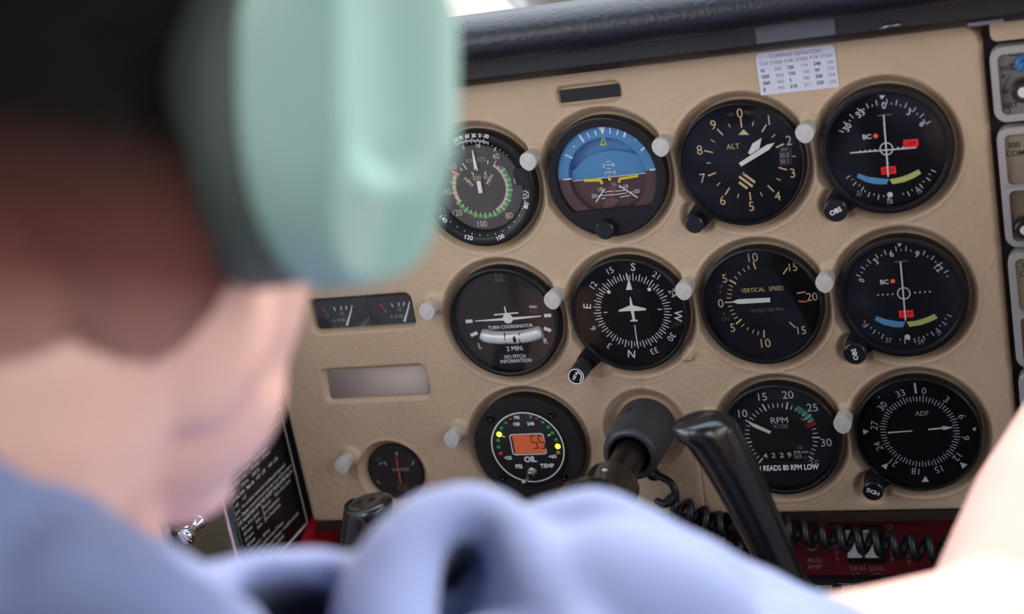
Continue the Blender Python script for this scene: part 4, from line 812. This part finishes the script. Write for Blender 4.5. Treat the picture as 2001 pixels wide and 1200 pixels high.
horn('right_grip', [H_ + Vector((.01, 0, -.012)), H_ + Vector((.065, -.002, -.060)), px(1600, 1250, Yg), px(1534, 1130, Yg), px(1478, 1010, Yg), px(1425, 905, Yg), px(1388, 845, Yg)], [.013, .012, .0115, .0108, .0125, .0142, .0150],
     [((1.06, 1.0, .75), (-.0045, -.001, .0040)), ((.99, .95, .55), (-.0065, -.001, .0070)), ((.80, .72, .36), (-.0080, -.001, .0088)), ((.30, .28, .1), (-.0085, -.001, .0094))])
horn('left_grip', [H_ + Vector((-.01, 0, -.012)), H_ + Vector((-.075, -.002, -.075)), px(800, 1290, Yg), px(715, 1170, Yg), px(703, 1090, Yg), px(712, 1025, Yg), px(718, 1000, Yg)], [.013, .012, .0115, .0112, .0120, .0135, .0145],
     [((1.12, 1.1, .8), (.0015, 0, .0030)), ((1.08, 1.02, .55), (.0025, 0, .0058)), ((.82, .8, .35), (.0030, .001, .0066)), ((.45, .45, .2), (.0030, .001, .0052))], .30)
# ------------------------------------------------------------------ coiled cords
b = MB(); q = px(1277, 926, .004); b.lathe([(.0052, 0), (.0050, -.0004), (.0001, -.0004)], mat('hole_black', (10, 10, 10), .5), 28); o_ = b.build('cord_hole_disc'); o_.location = (q.x, .0038, q.z); tag(o_, 'small round black grommet where the coiled cord leaves the tan panel', 'opening')  # flat dark disc stands in for the hole; the panel is not pierced
def coil(name, label, lead, path, r, pitch, wr, ph=0.0):
    P = catmull(path, 10); L_ = [0]
    for i in range(1, len(P)): L_.append(L_[-1] + (P[i] - P[i - 1]).length)
    tot = L_[-1]; N = int(tot / pitch * 26); pts = []
    for i in range(N + 1):
        s_ = tot * i / N; k = min(max(0, int(np.searchsorted(L_, s_)) - 1), len(P) - 2); t = (s_ - L_[k]) / max(1e-9, L_[k + 1] - L_[k]); c = P[k].lerp(P[k + 1], t); d = (P[k + 1] - P[k]).normalized()
        u = Vector((0, -1, 0)); u = (u - d * u.dot(d)).normalized(); w = d.cross(u); a = ph + 2 * math.pi * s_ / pitch; rr = r * min(1, .25 + i / 20); pts.append(c + (u * math.cos(a) + w * math.sin(a)) * rr)
    pts = (catmull(list(lead) + [pts[0]], 8)[:-1] if lead else []) + pts
    b = MB(); o_ = pts[0].copy(); b.tube([p - o_ for p in pts], wr, RUBBER, 10); q = b.build(name); q.location = o_; tag(q, label, 'cord'); return q
coil('coiled_cord', 'black coiled cord hanging from a hole in the panel and crossing the red switch panel', [px(1275, 921, .0035), px(1284, 928, -.004), px(1312, 945, -.010), px(1320, 972, -.012), px(1300, 985, -.014), px(1286, 980, -.012)],
     [px(1292, 978, -.008), px(1345, 1002, -.006), px(1405, 1025, -.004), px(1500, 1028, -.003), px(1570, 1043, -.003), px(1700, 1059, -.003), px(1840, 1076, -.003), px(1960, 1098, -.003)], .0068, .0112, .0025, .6)
coil('coiled_cord', 'black coiled cord, the lower loose strand just above the blue sleeve', None, [px(1262, 1040, -.006), px(1330, 1040, -.008), px(1400, 1058, -.006), px(1450, 1085, -.006), px(1480, 1120, -.006)], .0080, .0115, .0026, 2.0)

# ------------------------------------------------------------------ left side wall: placard, ash tray, red guard
XW = XL + .0052
def W2(u, v, X=XW): q = wallpt(u, v, X); return Vector((q.y, q.z))
def wallmesh(b, X):                  # drawn in (y, z) facing +x
    b.v = [(X - v[1], v[0], v[2]) for v in b.v]; return b
root = thing('limitations_placard', 'black placard crowded with white flight-limit lettering on the left side wall', 'placard', (XW, -.03, -.2)); PO = Vector((-.03, -.2))
cn = [W2(352, 872), W2(548, 794), W2(600, 1022), W2(470, 1130)]; y0, y1 = cn[0].x, .0195; z1, z0 = -.1515, -.2505
b = MB(); ys = -.092
b.slab([(ys - PO.x - .012, z1 - PO.y), (y1 - PO.x, z1 - PO.y), (y1 + .002 - PO.x, z0 - PO.y), (ys - PO.x - .012, z0 - PO.y)], 0, .0012, mat('placard_black', (30, 27, 27), .35, vary=(60, .2)))
def frame(bb, a0, a1, c0, c1, w, y, m):
    for p, q in (((a0, c0), (a1, c0)), ((a0, c1), (a1, c1)), ((a0, c0), (a0, c1)), ((a1, c0), (a1, c1))): bb.bar(p, q, w, y, m)
fy0, fy1, fz0, fz1 = ys - PO.x, y1 - .002 - PO.x, z0 + .003 - PO.y, z1 - .003 - PO.y
frame(b, fy0, fy1, fz0, fz1, .0020, -.0002, WHITE)
PW = mat('placard_print', (222, 220, 220), .6)
lines = [('THIS AIRPLANE MUST BE OPERATED AS A NORMAL OR UTILITY CATEGORY AIRPLANE IN COMPLIANCE WITH', 0, 1), ('THE OPERATING LIMITATIONS AS STATED IN THE FORM OF PLACARDS MARKINGS AND MANUALS', 0, 1), ('- - - - - - - - - -  MAXIMUMS  - - - - - - - - - -', 0, 1), ('                                  Normal Category     Utility Category', 0, 1), ('MANEUVERING SPEED (CAS)   ....  97 knots      97 knots', 0, 1), ('GROSS WEIGHT   ....  2300 lbs      2000 lbs', 0, 1),
   ('FLIGHT LOAD FACTOR   Flaps Up   +3.8  -1.52     +4.4  -1.76', 1, 1), ('                                  Flaps Down  +3.0      +3.0', 0, 1), ('Normal Category - No acrobatic maneuvers including spins approved', 0, 1), ('Utility Category - Baggage compartment and rear seat must not be occupied', 0, 1), ('NO ACROBATIC MANEUVERS APPROVED EXCEPT THOSE LISTED BELOW', 1, 1),
   ('Maneuver       Recm. Entry Speed      Maneuver       Recm. Entry Speed', 0, 1), ('Chandelles ...  105 knots      Spins ...  Slow Deceleration', 0, 1), ('Lazy Eights ...  105 knots      Stalls ...  Slow Deceleration', 0, 1), ('Steep Turns ...  95 knots', 0, 1), ('Altitude loss in stall recovery - 180 feet', 0, 1), ('Abrupt use of the controls prohibited above 97 knots', 0, 1), ('Spin recovery: opposite rudder - forward elevator - neutralize controls', 0, 1), ('Intentional spins with flaps extended are prohibited', 0, 1), ('Flight into known icing conditions prohibited', 0, 1), ('This airplane is certified for day VFR flight', 0, 1)]
zz = fz1 - .0040
for i, (t, bold, _) in enumerate(lines):
    vs, fs = text_geo(t, .02 if bold else 0); w = (vs[:, 0].max() - vs[:, 0].min()); h = .0026; k = h / CAPH; sx = min(.95, (fy1 - fy0 - .006) / (w * k)); ww = w * k * sx
    b.text(t, ((fy0 + fy1) / 2 if i < 4 else fy0 + .003 + ww / 2, zz), h, -.0002, PW, 0, sx, .03 if bold else 0.014); zz -= .00445
b.bar(((fy0 + fy1) / 2, fz1 - .0505), ((fy0 + fy1) / 2, fz1 - .0640), .0007, -.0002, PW)
wallmesh(b, 0).build('plate', root, fix=False)
root = thing('wall_ashtray', 'chrome-framed ash tray with a double-lobed chrome knob on the left side wall', 'ashtray', (XL + .004, -.125, -.185)); AO = Vector((-.125, -.185))
b = MB(); A = [(-.173, -.142), (-.090, -.142), (-.090, -.226), (-.173, -.226)]
o1 = rrect(-.046, .036, -.044, .042, .010); 
def lo(s, x): return [(x, p[0] * s, p[1] * s) for p in o1]
b.loft([lo(1, 0), lo(1, .010), lo(.97, .0135), lo(.93, .0135), lo(.915, .0115), lo(.90, .0115), lo(.885, .0130), lo(.85, .0130), lo(.83, .0070)], CHROME, True, False); b.build('frame', root, fix=True)
b = MB(); b.add(lo(.835, .0075), [tuple(range(len(o1)))], mat('ashtray_olive', (120, 112, 92), .35, .4)); b.build('lid', root)
kp = wallpt(376, 1034, XL + .026); c = Vector((kp.x - XL - .004, kp.y + .125, kp.z + .185)); b = MB(); ax = Vector((.05, .92, .12)).normalized()
b.tube([c - ax * .012, c - ax * .0115, c - ax * .0095, c - ax * .006, c - ax * .003, c, c + ax * .003, c + ax * .006, c + ax * .0095, c + ax * .0115, c + ax * .012], [.001, .0040, .0062, .0052, .0032, .0030, .0032, .0052, .0064, .0042, .001], CHROME, 20)
b.tube([c, Vector((.0075, c.y, c.z - .002))], .0030, CHROME, 14); b.build('knob', root)
b = MB(); b.slab([(-.06, -.2535), (.000, -.2535), (.024, -.2455), (.050, -.2600), (.050, -.36), (-.06, -.36)], 0, .008, mat('guard_red', (178, 20, 40), .35, coat=.3)); wallmesh(b, XL + .014); o_ = b.build('side_guard', fix=True); tag(o_, 'bright red guard plate below the black placard on the left wall', 'guard')
# ------------------------------------------------------------------ the pilot, seen from behind his right shoulder
SKIN = mat('skin', (226, 178, 164), .5, sub=.12, vary=(18, .06), bump=('noise', 500, .08, .0004))
SHIRT = mat('shirt_blue', (122, 133, 174), .8, bump=('weave', 700, .12, .0004), vary=(16, .07), sheen=.25)
HAIR = mat('dark_hair', (22, 16, 13), .7, spec=.12, bump=('noise', 260, .8, .002))
MINT = mat('headset_mint', (150, 184, 175), .36, vary=(14, .03), coat=.15)
CUSH = mat('cushion_grey', (88, 98, 92), .6, bump=('noise', 300, .2, .0006)); TROU = mat('trouser_navy', (34, 37, 50), .9)
class Flesh(MB):
    def ell(s, c, r, axes=None, n=28, k=18):
        c = Vector(c); ax = axes or (Vector((1, 0, 0)), Vector((0, 1, 0)), Vector((0, 0, 1))); vs = []; fs = []
        vs.append(c + ax[2] * r[2])
        for i in range(1, k):
            th = math.pi * i / k
            for j in range(n):
                ph = 2 * math.pi * j / n; vs.append(c + ax[0] * (r[0] * math.sin(th) * math.cos(ph)) + ax[1] * (r[1] * math.sin(th) * math.sin(ph)) + ax[2] * (r[2] * math.cos(th)))
        vs.append(c - ax[2] * r[2]); L_ = len(vs) - 1
        for j in range(n): fs.append((0, 1 + j, 1 + (j + 1) % n)); fs.append((L_, 1 + (k - 2) * n + (j + 1) % n, 1 + (k - 2) * n + j))
        for i in range(k - 2):
            for j in range(n): fs.append((1 + i * n + j, 1 + (i + 1) * n + j, 1 + (i + 1) * n + (j + 1) % n, 1 + i * n + (j + 1) % n))
        s.add(vs, fs, SKIN, True)
    def limb(s, pts, rad, k=6, flat=None):
        P = catmull(pts, k); R_ = list(np.interp(np.linspace(0, len(rad) - 1, len(P)), range(len(rad)), rad)); s.tube(P, R_, SKIN, 24, True, flat); s.ell(P[0], [R_[0]] * 3); s.ell(P[-1], [R_[-1]] * 3)
    def grow(s, name, parent, m, voxel, smooth, org, disp=None):
        me = bpy.data.meshes.new('t'); me.from_pydata([tuple(Vector(v) - org) for v in s.v], [], s.f)
        bm = bmesh.new(); bm.from_mesh(me); bmesh.ops.recalc_face_normals(bm, faces=bm.faces); bm.to_mesh(me); bm.free()
        o = bpy.data.objects.new('t', me); COL.objects.link(o); r = o.modifiers.new('r', 'REMESH'); r.mode = 'VOXEL'; r.voxel_size = voxel; r.use_smooth_shade = True
        if smooth: q = o.modifiers.new('s', 'SMOOTH'); q.factor = .5; q.iterations = smooth
        dg = bpy.context.evaluated_depsgraph_get(); m2 = bpy.data.meshes.new_from_object(o.evaluated_get(dg)); bpy.data.objects.remove(o); bpy.data.meshes.remove(me)
        if disp: disp(m2)
        m2.name = name; m2.materials.clear(); m2.materials.append(m)
        m2.polygons.foreach_set('use_smooth', [True] * len(m2.polygons)); m2.update()
        o = bpy.data.objects.new(name, m2); COL.objects.link(o); o.parent = parent; return o
YAW, PITCH = math.radians(3), math.radians(28)
f0 = Vector((math.sin(YAW), math.cos(YAW), 0)); hr = Vector((math.cos(YAW), -math.sin(YAW), 0)); u0 = Vector((0, 0, 1))
hf = f0 * math.cos(PITCH) - u0 * math.sin(PITCH); hu = u0 * math.cos(PITCH) + f0 * math.sin(PITCH)
CUP = dep(694, 205, .445); HC = CUP - hr * .108 + hf * .012 + hu * .006
hp = lambda a, b_, c: HC + hr * a + hf * b_ + hu * c
AX = (hr, hf, hu)
NB = HC + Vector((-.026, -.060, -.112)); SR = Vector((.200, -.560, -.062)); ER = Vector((.330, -.345, -.130)); WR_ = Vector((.412, -.135, -.035))
SL_ = Vector((-.115, -.545, -.060)); EL = Vector((-.150, -.500, -.330)); WL = Vector((-.075, -.270, -.330))
PEL = Vector((.07, -.78, -.50)); CH = Vector((.055, -.625, -.16))
ROOT = thing('person', 'person in a blue short-sleeved shirt seen from behind, dark hair, right arm reaching forward', 'person', (PEL.x, PEL.y, ZF)); RO = ROOT.location
F = Flesh()
F.ell(hp(0, -.010, .030), (.076, .096, .084), AX); F.ell(hp(0, .028, -.030), (.063, .062, .082), AX); F.ell(hp(0, .034, -.076), (.053, .050, .041), AX)
for s_ in (-1, 1):
    F.ell(hp(s_ * .046, .004, -.056), (.019, .034, .038), AX); F.ell(hp(s_ * .043, .060, -.018), (.022, .024, .022), AX); F.ell(hp(s_ * .076, -.012, -.006), (.007, .017, .030), AX)
    F.ell(hp(s_ * .030, .078, .004), (.017, .012, .009), AX); F.ell(hp(s_ * .013, .100, -.032), (.009, .009, .007), AX)
F.ell(hp(0, .062, -.106), (.023, .018, .015), AX); F.limb([hp(0, .088, .016), hp(0, .099, -.010), hp(0, .110, -.030)], [.008, .009, .012]); F.ell(hp(0, .080, .024), (.052, .017, .011), AX)
F.ell(hp(0, .090, -.058), (.023, .010, .006), AX); F.ell(hp(0, .088, -.070), (.021, .010, .007), AX)
F.limb([hp(0, -.022, -.030), hp(0, -.030, -.085), NB + Vector((0, .006, .012)), NB + Vector((0, .0, -.06))], [.060, .053, .050, .054])
for sh in (SR, SL_): F.limb([NB + Vector((0, .010, -.085)), NB.lerp(sh, .5) + Vector((0, .004, -.040)), sh], [.046, .040, .048])
F.limb([NB + Vector((0, .01, -.12)), CH, CH.lerp(PEL, .5) + Vector((0, .01, 0)), PEL], [.080, .145, .140, .150], 6)
F.ell(CH + Vector((.02, .02, .03)), (.175, .12, .13))
F.limb([SR, SR.lerp(ER, .3) + Vector((0, 0, .004)), SR.lerp(ER, .65), ER], [.056, .050, .045, .041]); F.limb([ER, ER.lerp(WR_, .3), ER.lerp(WR_, .7), WR_], [.041, .043, .034, .027])
F.limb([SL_, SL_.lerp(EL, .5), EL], [.055, .047, .040]); F.limb([EL, EL.lerp(WL, .3), WL], [.040, .041, .027])
def hand(w, d, up, side, grip):       # palm and five bent fingers; d towards the fingertips, up = back of the hand, side = towards the thumb
    d = d.normalized(); side = (side - d * side.dot(d)).normalized(); up = d.cross(side) * (1 if d.cross(side).dot(up) > 0 else -1)
    F.ell(w + d * .050, (.040, .050, .015), (side, d, up)); F.limb([w, w + d * .03], [.026, .024])
    for i, (o_, l) in enumerate(((.030, .072), (.010, .080), (-.010, .074), (-.029, .058))):
        b0 = w + d * .088 + side * o_ * .95 - up * .001; k1 = b0 + (d + side * o_ * 3).normalized() * l * .45 - up * grip * .004; k2 = k1 + (d - up * grip).normalized() * l * .32; k3 = k2 + (d * .5 - up * grip * 1.3).normalized() * l * .26
        F.limb([b0 - d * .02, b0, k1, k2, k3], [.0095, .0095, .0088, .0080, .0068], 5)
    t0 = w + d * .030 + side * .030 - up * .004; F.limb([t0 - side * .012, t0 + (d + side * .7).normalized() * .030, t0 + (d * 1.0 + side * .35 - up * .35).normalized() * .062], [.014, .0105, .0080], 5)
hand(WR_, Vector((.10, .90, .22)), Vector((.5, -.2, .85)), Vector((-.8, .1, .35)), .9); hand(WL, Vector((.15, .9, -.15)), Vector((0, .1, 1)), Vector((1, 0, 0)), .5)
for s_ in (-1, 1):
    hip = PEL + Vector((s_ * .095, .04, -.02)); kn = Vector((.085 + s_ * .13, -.26, -.44)); an = Vector((.085 + s_ * .10, .12, -.68)); F.limb([hip, hip.lerp(kn, .5), kn], [.090, .080, .060]); F.limb([kn, kn.lerp(an, .4), an], [.058, .056, .040]); F.limb([an, an + Vector((0, .06, -.03)), an + Vector((0, .15, .01))], [.042, .040, .030])
F.grow('body', ROOT, SKIN, .0034, 4, RO)
for s_ in (-1, 1):
    e_ = MB(); c = hp(s_ * .031, .084, .002) - RO; e_.sphere(c, .0085, mat('eye_white', (228, 225, 222), .3)); e_.sphere(c + hf * .0045, .0052, mat('iris_brown', (60, 40, 28), .3)); e_.build('eye', ROOT)
# hair: a close cap with short strands, hairline low on the nape
def hairfn(m2):
    rnd = np.random.default_rng(3); co = np.empty(len(m2.vertices) * 3); m2.vertices.foreach_get('co', co); co = co.reshape(-1, 3); no = np.empty_like(co).ravel(); m2.vertices.foreach_get('normal', no); no = no.reshape(-1, 3)
    w = np.sin(co[:, 0] * 900 + 3 * np.sin(co[:, 2] * 160)) * np.sin(co[:, 1] * 760 + 2 * np.sin(co[:, 2] * 210)); co += no * (w * .0012)[:, None]; m2.vertices.foreach_set('co', co.ravel())
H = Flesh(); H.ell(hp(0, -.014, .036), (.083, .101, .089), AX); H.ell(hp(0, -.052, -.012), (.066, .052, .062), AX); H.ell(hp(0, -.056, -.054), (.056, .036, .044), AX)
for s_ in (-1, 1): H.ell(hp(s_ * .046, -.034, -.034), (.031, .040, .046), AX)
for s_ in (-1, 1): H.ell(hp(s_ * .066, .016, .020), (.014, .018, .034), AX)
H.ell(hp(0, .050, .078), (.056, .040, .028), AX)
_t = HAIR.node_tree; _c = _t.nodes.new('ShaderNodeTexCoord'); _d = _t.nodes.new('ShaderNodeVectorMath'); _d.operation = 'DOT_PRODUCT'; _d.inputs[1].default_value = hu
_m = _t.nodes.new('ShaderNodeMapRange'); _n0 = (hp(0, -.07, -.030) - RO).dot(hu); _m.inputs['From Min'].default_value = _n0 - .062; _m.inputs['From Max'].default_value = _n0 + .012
_r = _t.nodes.new('ShaderNodeValToRGB'); _r.color_ramp.elements[0].color = lin((205, 155, 142)) + (1,); _r.color_ramp.elements[1].color = lin((17, 12, 10)) + (1,); _e = _r.color_ramp.elements.new(.5); _e.color = lin((108, 64, 58)) + (1,)   # from near black through reddish brown to pale down the nape
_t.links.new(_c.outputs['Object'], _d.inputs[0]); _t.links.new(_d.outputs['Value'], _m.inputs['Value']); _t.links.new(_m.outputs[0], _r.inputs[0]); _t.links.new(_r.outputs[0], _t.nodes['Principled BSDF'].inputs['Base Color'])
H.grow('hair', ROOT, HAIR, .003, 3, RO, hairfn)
# shirt: torso, shoulders and short sleeves with gathered folds
S_ = Flesh(); c0_ = HC + Vector((-.035, -.064, -.116))
S_.limb([c0_ + Vector((.004, -.030, -.050)), CH + Vector((.03, -.05, .03)), CH], [.066, .125, .13], 6)
S_.limb([NB + Vector((0, .01, -.115)), CH, CH.lerp(PEL, .5) + Vector((0, .01, 0)), PEL + Vector((0, 0, .01))], [.088, .160, .160, .168], 6); S_.ell(CH + Vector((.02, .02, .03)), (.190, .135, .142))
for sh in (SR, SL_): S_.limb([NB + Vector((0, .010, -.075)), NB.lerp(sh, .5) + Vector((0, .004, -.036)), sh], [.050, .048, .056])
EC = SR.lerp(ER, .46)
S_.limb([SR, SR.lerp(ER, .3) + Vector((0, 0, .003)), EC], [.066, .059, .0555]); S_.limb([SL_, SL_.lerp(EL, .5)], [.068, .064])
def fold(pts, r): S_.limb(pts, r, 6)
for pts, r in FOLDS if 'FOLDS' in globals() else (
    ([dep(1010, 1095, .55), dep(1090, 1068, .55), dep(1200, 1068, .55), dep(1290, 1135, .55), dep(1390, 1178, .565), dep(1490, 1215, .58)], [.014, .018, .019, .019, .019, .018]),
    ([dep(120, 1130, .42), dep(260, 1180, .43), dep(420, 1260, .44)], [.014, .016, .014])): fold(pts, r)
def pocket(path, radii, c, steps, dstep, shrink):      # a gathered fold: an arched rim with the cloth sunk in behind it
    for k in range(steps + 1):
        f = 1 - shrink * k; S_.limb([dep(c[0] + (u - c[0]) * f, c[1] + (v - c[1]) * f, d + dstep * k) for u, v, d in path], [r * (1 if k == 0 else .85) for r in radii], 7)
pocket([(735, 1300, .495), (756, 1160, .505), (794, 1062, .515), (868, 1002, .525), (955, 1014, .53), (1030, 1095, .52), (1125, 1290, .49)], [.016, .0150, .0125, .0100, .0095, .0110, .0140], (925, 1290), 9, .014, .05)
S_.ell(dep(925, 1240, .655), (.032, .020, .040))
pocket([(330, 1290, .46), (400, 1160, .485), (470, 1110, .50), (565, 1100, .51), (660, 1115, .52), (725, 1180, .515)], [.008, .0065, .006, .006, .007, .009], (560, 1290), 7, .012, .05)
S_.ell(dep(560, 1270, .61), (.045, .020, .032)); S_.ell(dep(1180, 1260, .53), (.055, .040, .040)); S_.ell(dep(1090, 1200, .53), (.022, .02, .022))
# turned-down collar round the neck
c0 = HC + Vector((-.035, -.064, -.116)); e1 = Vector((1, 0, 0)); e2 = Vector((0, .95, -1.25)); nd = Vector((0, 0, 1))
for k in range(40):
    a = 2 * math.pi * k / 40; a2 = 2 * math.pi * (k + 1) / 40; p = lambda t: c0 + (e1 * math.cos(t) + e2 * math.sin(t)) * .072
    S_.tube([p(a), p(a2)], .0075, SKIN, 10); S_.tube([p(a), c0 + (p(a) - c0) * 1.10 + Vector((0, -.004, -.052))], [.0075, .013], SKIN, 10)
def wrinkle(m2):
    co = np.empty(len(m2.vertices) * 3); m2.vertices.foreach_get('co', co); co = co.reshape(-1, 3); no = np.empty(len(m2.vertices) * 3); m2.vertices.foreach_get('normal', no); no = no.reshape(-1, 3)
    x, y, z = co.T; w = np.sin(95 * x + 40 * z + 2.2 * np.sin(38 * y)) * np.sin(70 * y - 55 * z + 1.7 * np.sin(45 * x)) + .5 * np.sin(160 * z + 60 * x + 2 * np.sin(60 * y))
    co += no * (w * .0018)[:, None]; m2.vertices.foreach_set('co', co.ravel())
S_.grow('shirt', ROOT, SHIRT, .0036, 7, RO, wrinkle)
b = Flesh()
for s_ in (-1, 1):
    hip = PEL + Vector((s_ * .095, .04, -.02)); kn = Vector((.085 + s_ * .13, -.26, -.44)); an = Vector((.085 + s_ * .10, .12, -.68)); b.limb([hip, hip.lerp(kn, .5), kn], [.102, .092, .072]); b.limb([kn, kn.lerp(an, .4), an + Vector((0, -.01, .02))], [.070, .066, .054])
b.limb([PEL + Vector((-.06, 0, 0)), PEL + Vector((.06, 0, 0))], [.165, .165]); b.grow('trousers', ROOT, TROU, .006, 3, RO)

# ------------------------------------------------------------------ headset
HS = thing('headset', 'mint green aviation headset with domed ear cups worn on the dark-haired head', 'headset', tuple(HC)); 
def cupmesh(side):
    up, fw, out = hu, hf, hr * side
    rot = math.radians(-6); U = up * math.cos(rot) + fw * math.sin(rot); V = fw * math.cos(rot) - up * math.sin(rot)
    tw = math.radians(20); C0 = out * .0945 - hf * .012 - hu * .006
    A, B_ = .0338, .0470
    def P(a, b_, h):                  # the oval leans forward towards its lower end
        a += A * .14 * min(0, b_ / B_) ** 2; a *= 1 - (.20 * min(1.5, max(0, .5 - b_ / B_)) if a > 0 else 0); return tuple(C0 + V * a + U * b_ + out * h)
    def outline(s, h, k=64):
        return [P(A * s * math.copysign(abs(math.cos(t)) ** .82, math.cos(t)), B_ * s * math.copysign(abs(math.sin(t)) ** .82, math.sin(t)), h) for t in [2 * math.pi * i / k for i in range(k)]]
    cu = MB(); cu.loft([outline(.70, -.0305), outline(.92, -.0295), outline(1.04, -.022), outline(1.02, -.004), outline(.96, .004)], CUSH, True, True)
    # shell: height field over the oval; a boxy dome with a scooped pocket for the yoke of the headband
    sh = MB(); k = 96; rings = 30; vs = []; fs = []
    def height(a, b_):
        x, y = a / A, b_ / B_; r = (abs(x) ** 2.6 + abs(y) ** 2.6) ** (1 / 2.6); h = .034 * max(0, 1 - r ** 5) ** .4
        fx = .023 + .007 * float(smoothstep(.0, .6, x)) - max(0, (x - .70)) * .030 - max(0, -y - .24) * .016                          # front and lower facets
        h = min(h, fx)
        g = max(0, min(1, (x + .86) / .70)) if x < -.16 else max(0, 1 - (x + .16) / .74)
        h -= .0125 * g * float(smoothstep(-.52, -.18, y)) * min(1, max(0, (1 - r) * 4.0 + .4 * (y > .3)))
        return max(h, 0)
    for i in range(rings + 1):
        s = 1 - (i / rings) ** 1.0
        for j in range(k):
            t = 2 * math.pi * j / k; a = A * s * math.copysign(abs(math.cos(t)) ** .82, math.cos(t)) * 1.06; b2 = B_ * s * math.copysign(abs(math.sin(t)) ** .82, math.sin(t)) * 1.06
            vs.append(P(a, b2, .004 + height(a / 1.06, b2 / 1.06)))
    for i in range(rings):
        for j in range(k): fs.append((i * k + j, i * k + (j + 1) % k, (i + 1) * k + (j + 1) % k, (i + 1) * k + j))
    o0 = [P(A * 1.06 * math.copysign(abs(math.cos(t)) ** .82, math.cos(t)), B_ * 1.06 * math.copysign(abs(math.sin(t)) ** .82, math.sin(t)), -.001) for t in [2 * math.pi * i / k for i in range(k)]]
    n0 = len(vs); vs += o0; fs += [(n0 + j, n0 + (j + 1) % k, (j + 1) % k, j) for j in range(k)]
    sh.add(vs, fs, MINT, True); return cu, sh
for s_ in (1, -1):
    cu, sh = cupmesh(s_); e_ = sh.build('ear_cup', HS, fix=True); e_2 = cu.build('ear_cushion', HS, 'dark grey ear cushion', fix=True)
    st = MB(); q = lambda a, f_, u_: hr * s_ * a + hf * f_ + hu * u_
    st.tube(catmull([q(.098, -.008, .038), q(.102, -.008, .060), q(.100, -.008, .082), q(.090, -.008, .098)], 6), .0028, CHROME, 10); st.build('stirrup', HS)
b = MB(); pts = [hr * (.098 * math.cos(t)) + hu * (.030 + .102 * math.sin(t)) - hf * .008 for t in np.linspace(math.radians(38), math.radians(142), 30)]
b.loft([[tuple(p + hf * a + (p - hu * .03).normalized() * c) for a, c in ((-.012, 0), (.012, 0), (.012, .003), (-.012, .003))] for p in pts], mat('band_steel', (120, 122, 124), .35, .8), True, True, False); b.build('headband', HS, fix=True)
b = MB(); b.tube([p - (p - hu * .03).normalized() * .002 for p in pts[6:-6]], .010, CUSH, 14, True, 1.4); b.build('headband_pad', HS)
# ------------------------------------------------------------------ the seat he sits on
root = thing('pilot_seat', 'dark upholstered pilot seat under the person', 'seat', (.07, -.80, ZF)); b = MB(); UPH = mat('upholstery', (48, 46, 48), .85, bump=('noise', 260, .3, .001))
b.loft([[(x * s, y0, z) for x, z in rrect(-.235, .235, .03, .16, .03)] for y0, s in ((-.22, .96), (-.20, 1), (.27, 1), (.29, .94))], UPH); b.build('cushion', root, fix=True)
b = MB(); b.loft([[(x, y - .22 - z * .16, z) for x, y in rrect(-.23 * s, .23 * s, -.05, .035, .03)] for z, s in ((.13, .98), (.15, 1), (.55, .96), (.58, .86))], UPH); b.build('backrest', root, fix=True)
for sx in (-1, 1):
    b = MB(); b.box(sx * .18 - .015, sx * .18 + .015, -.20, .25, 0, .035, mat('steel', (150, 150, 150), .3, 1.0)); b.build('rail', root)
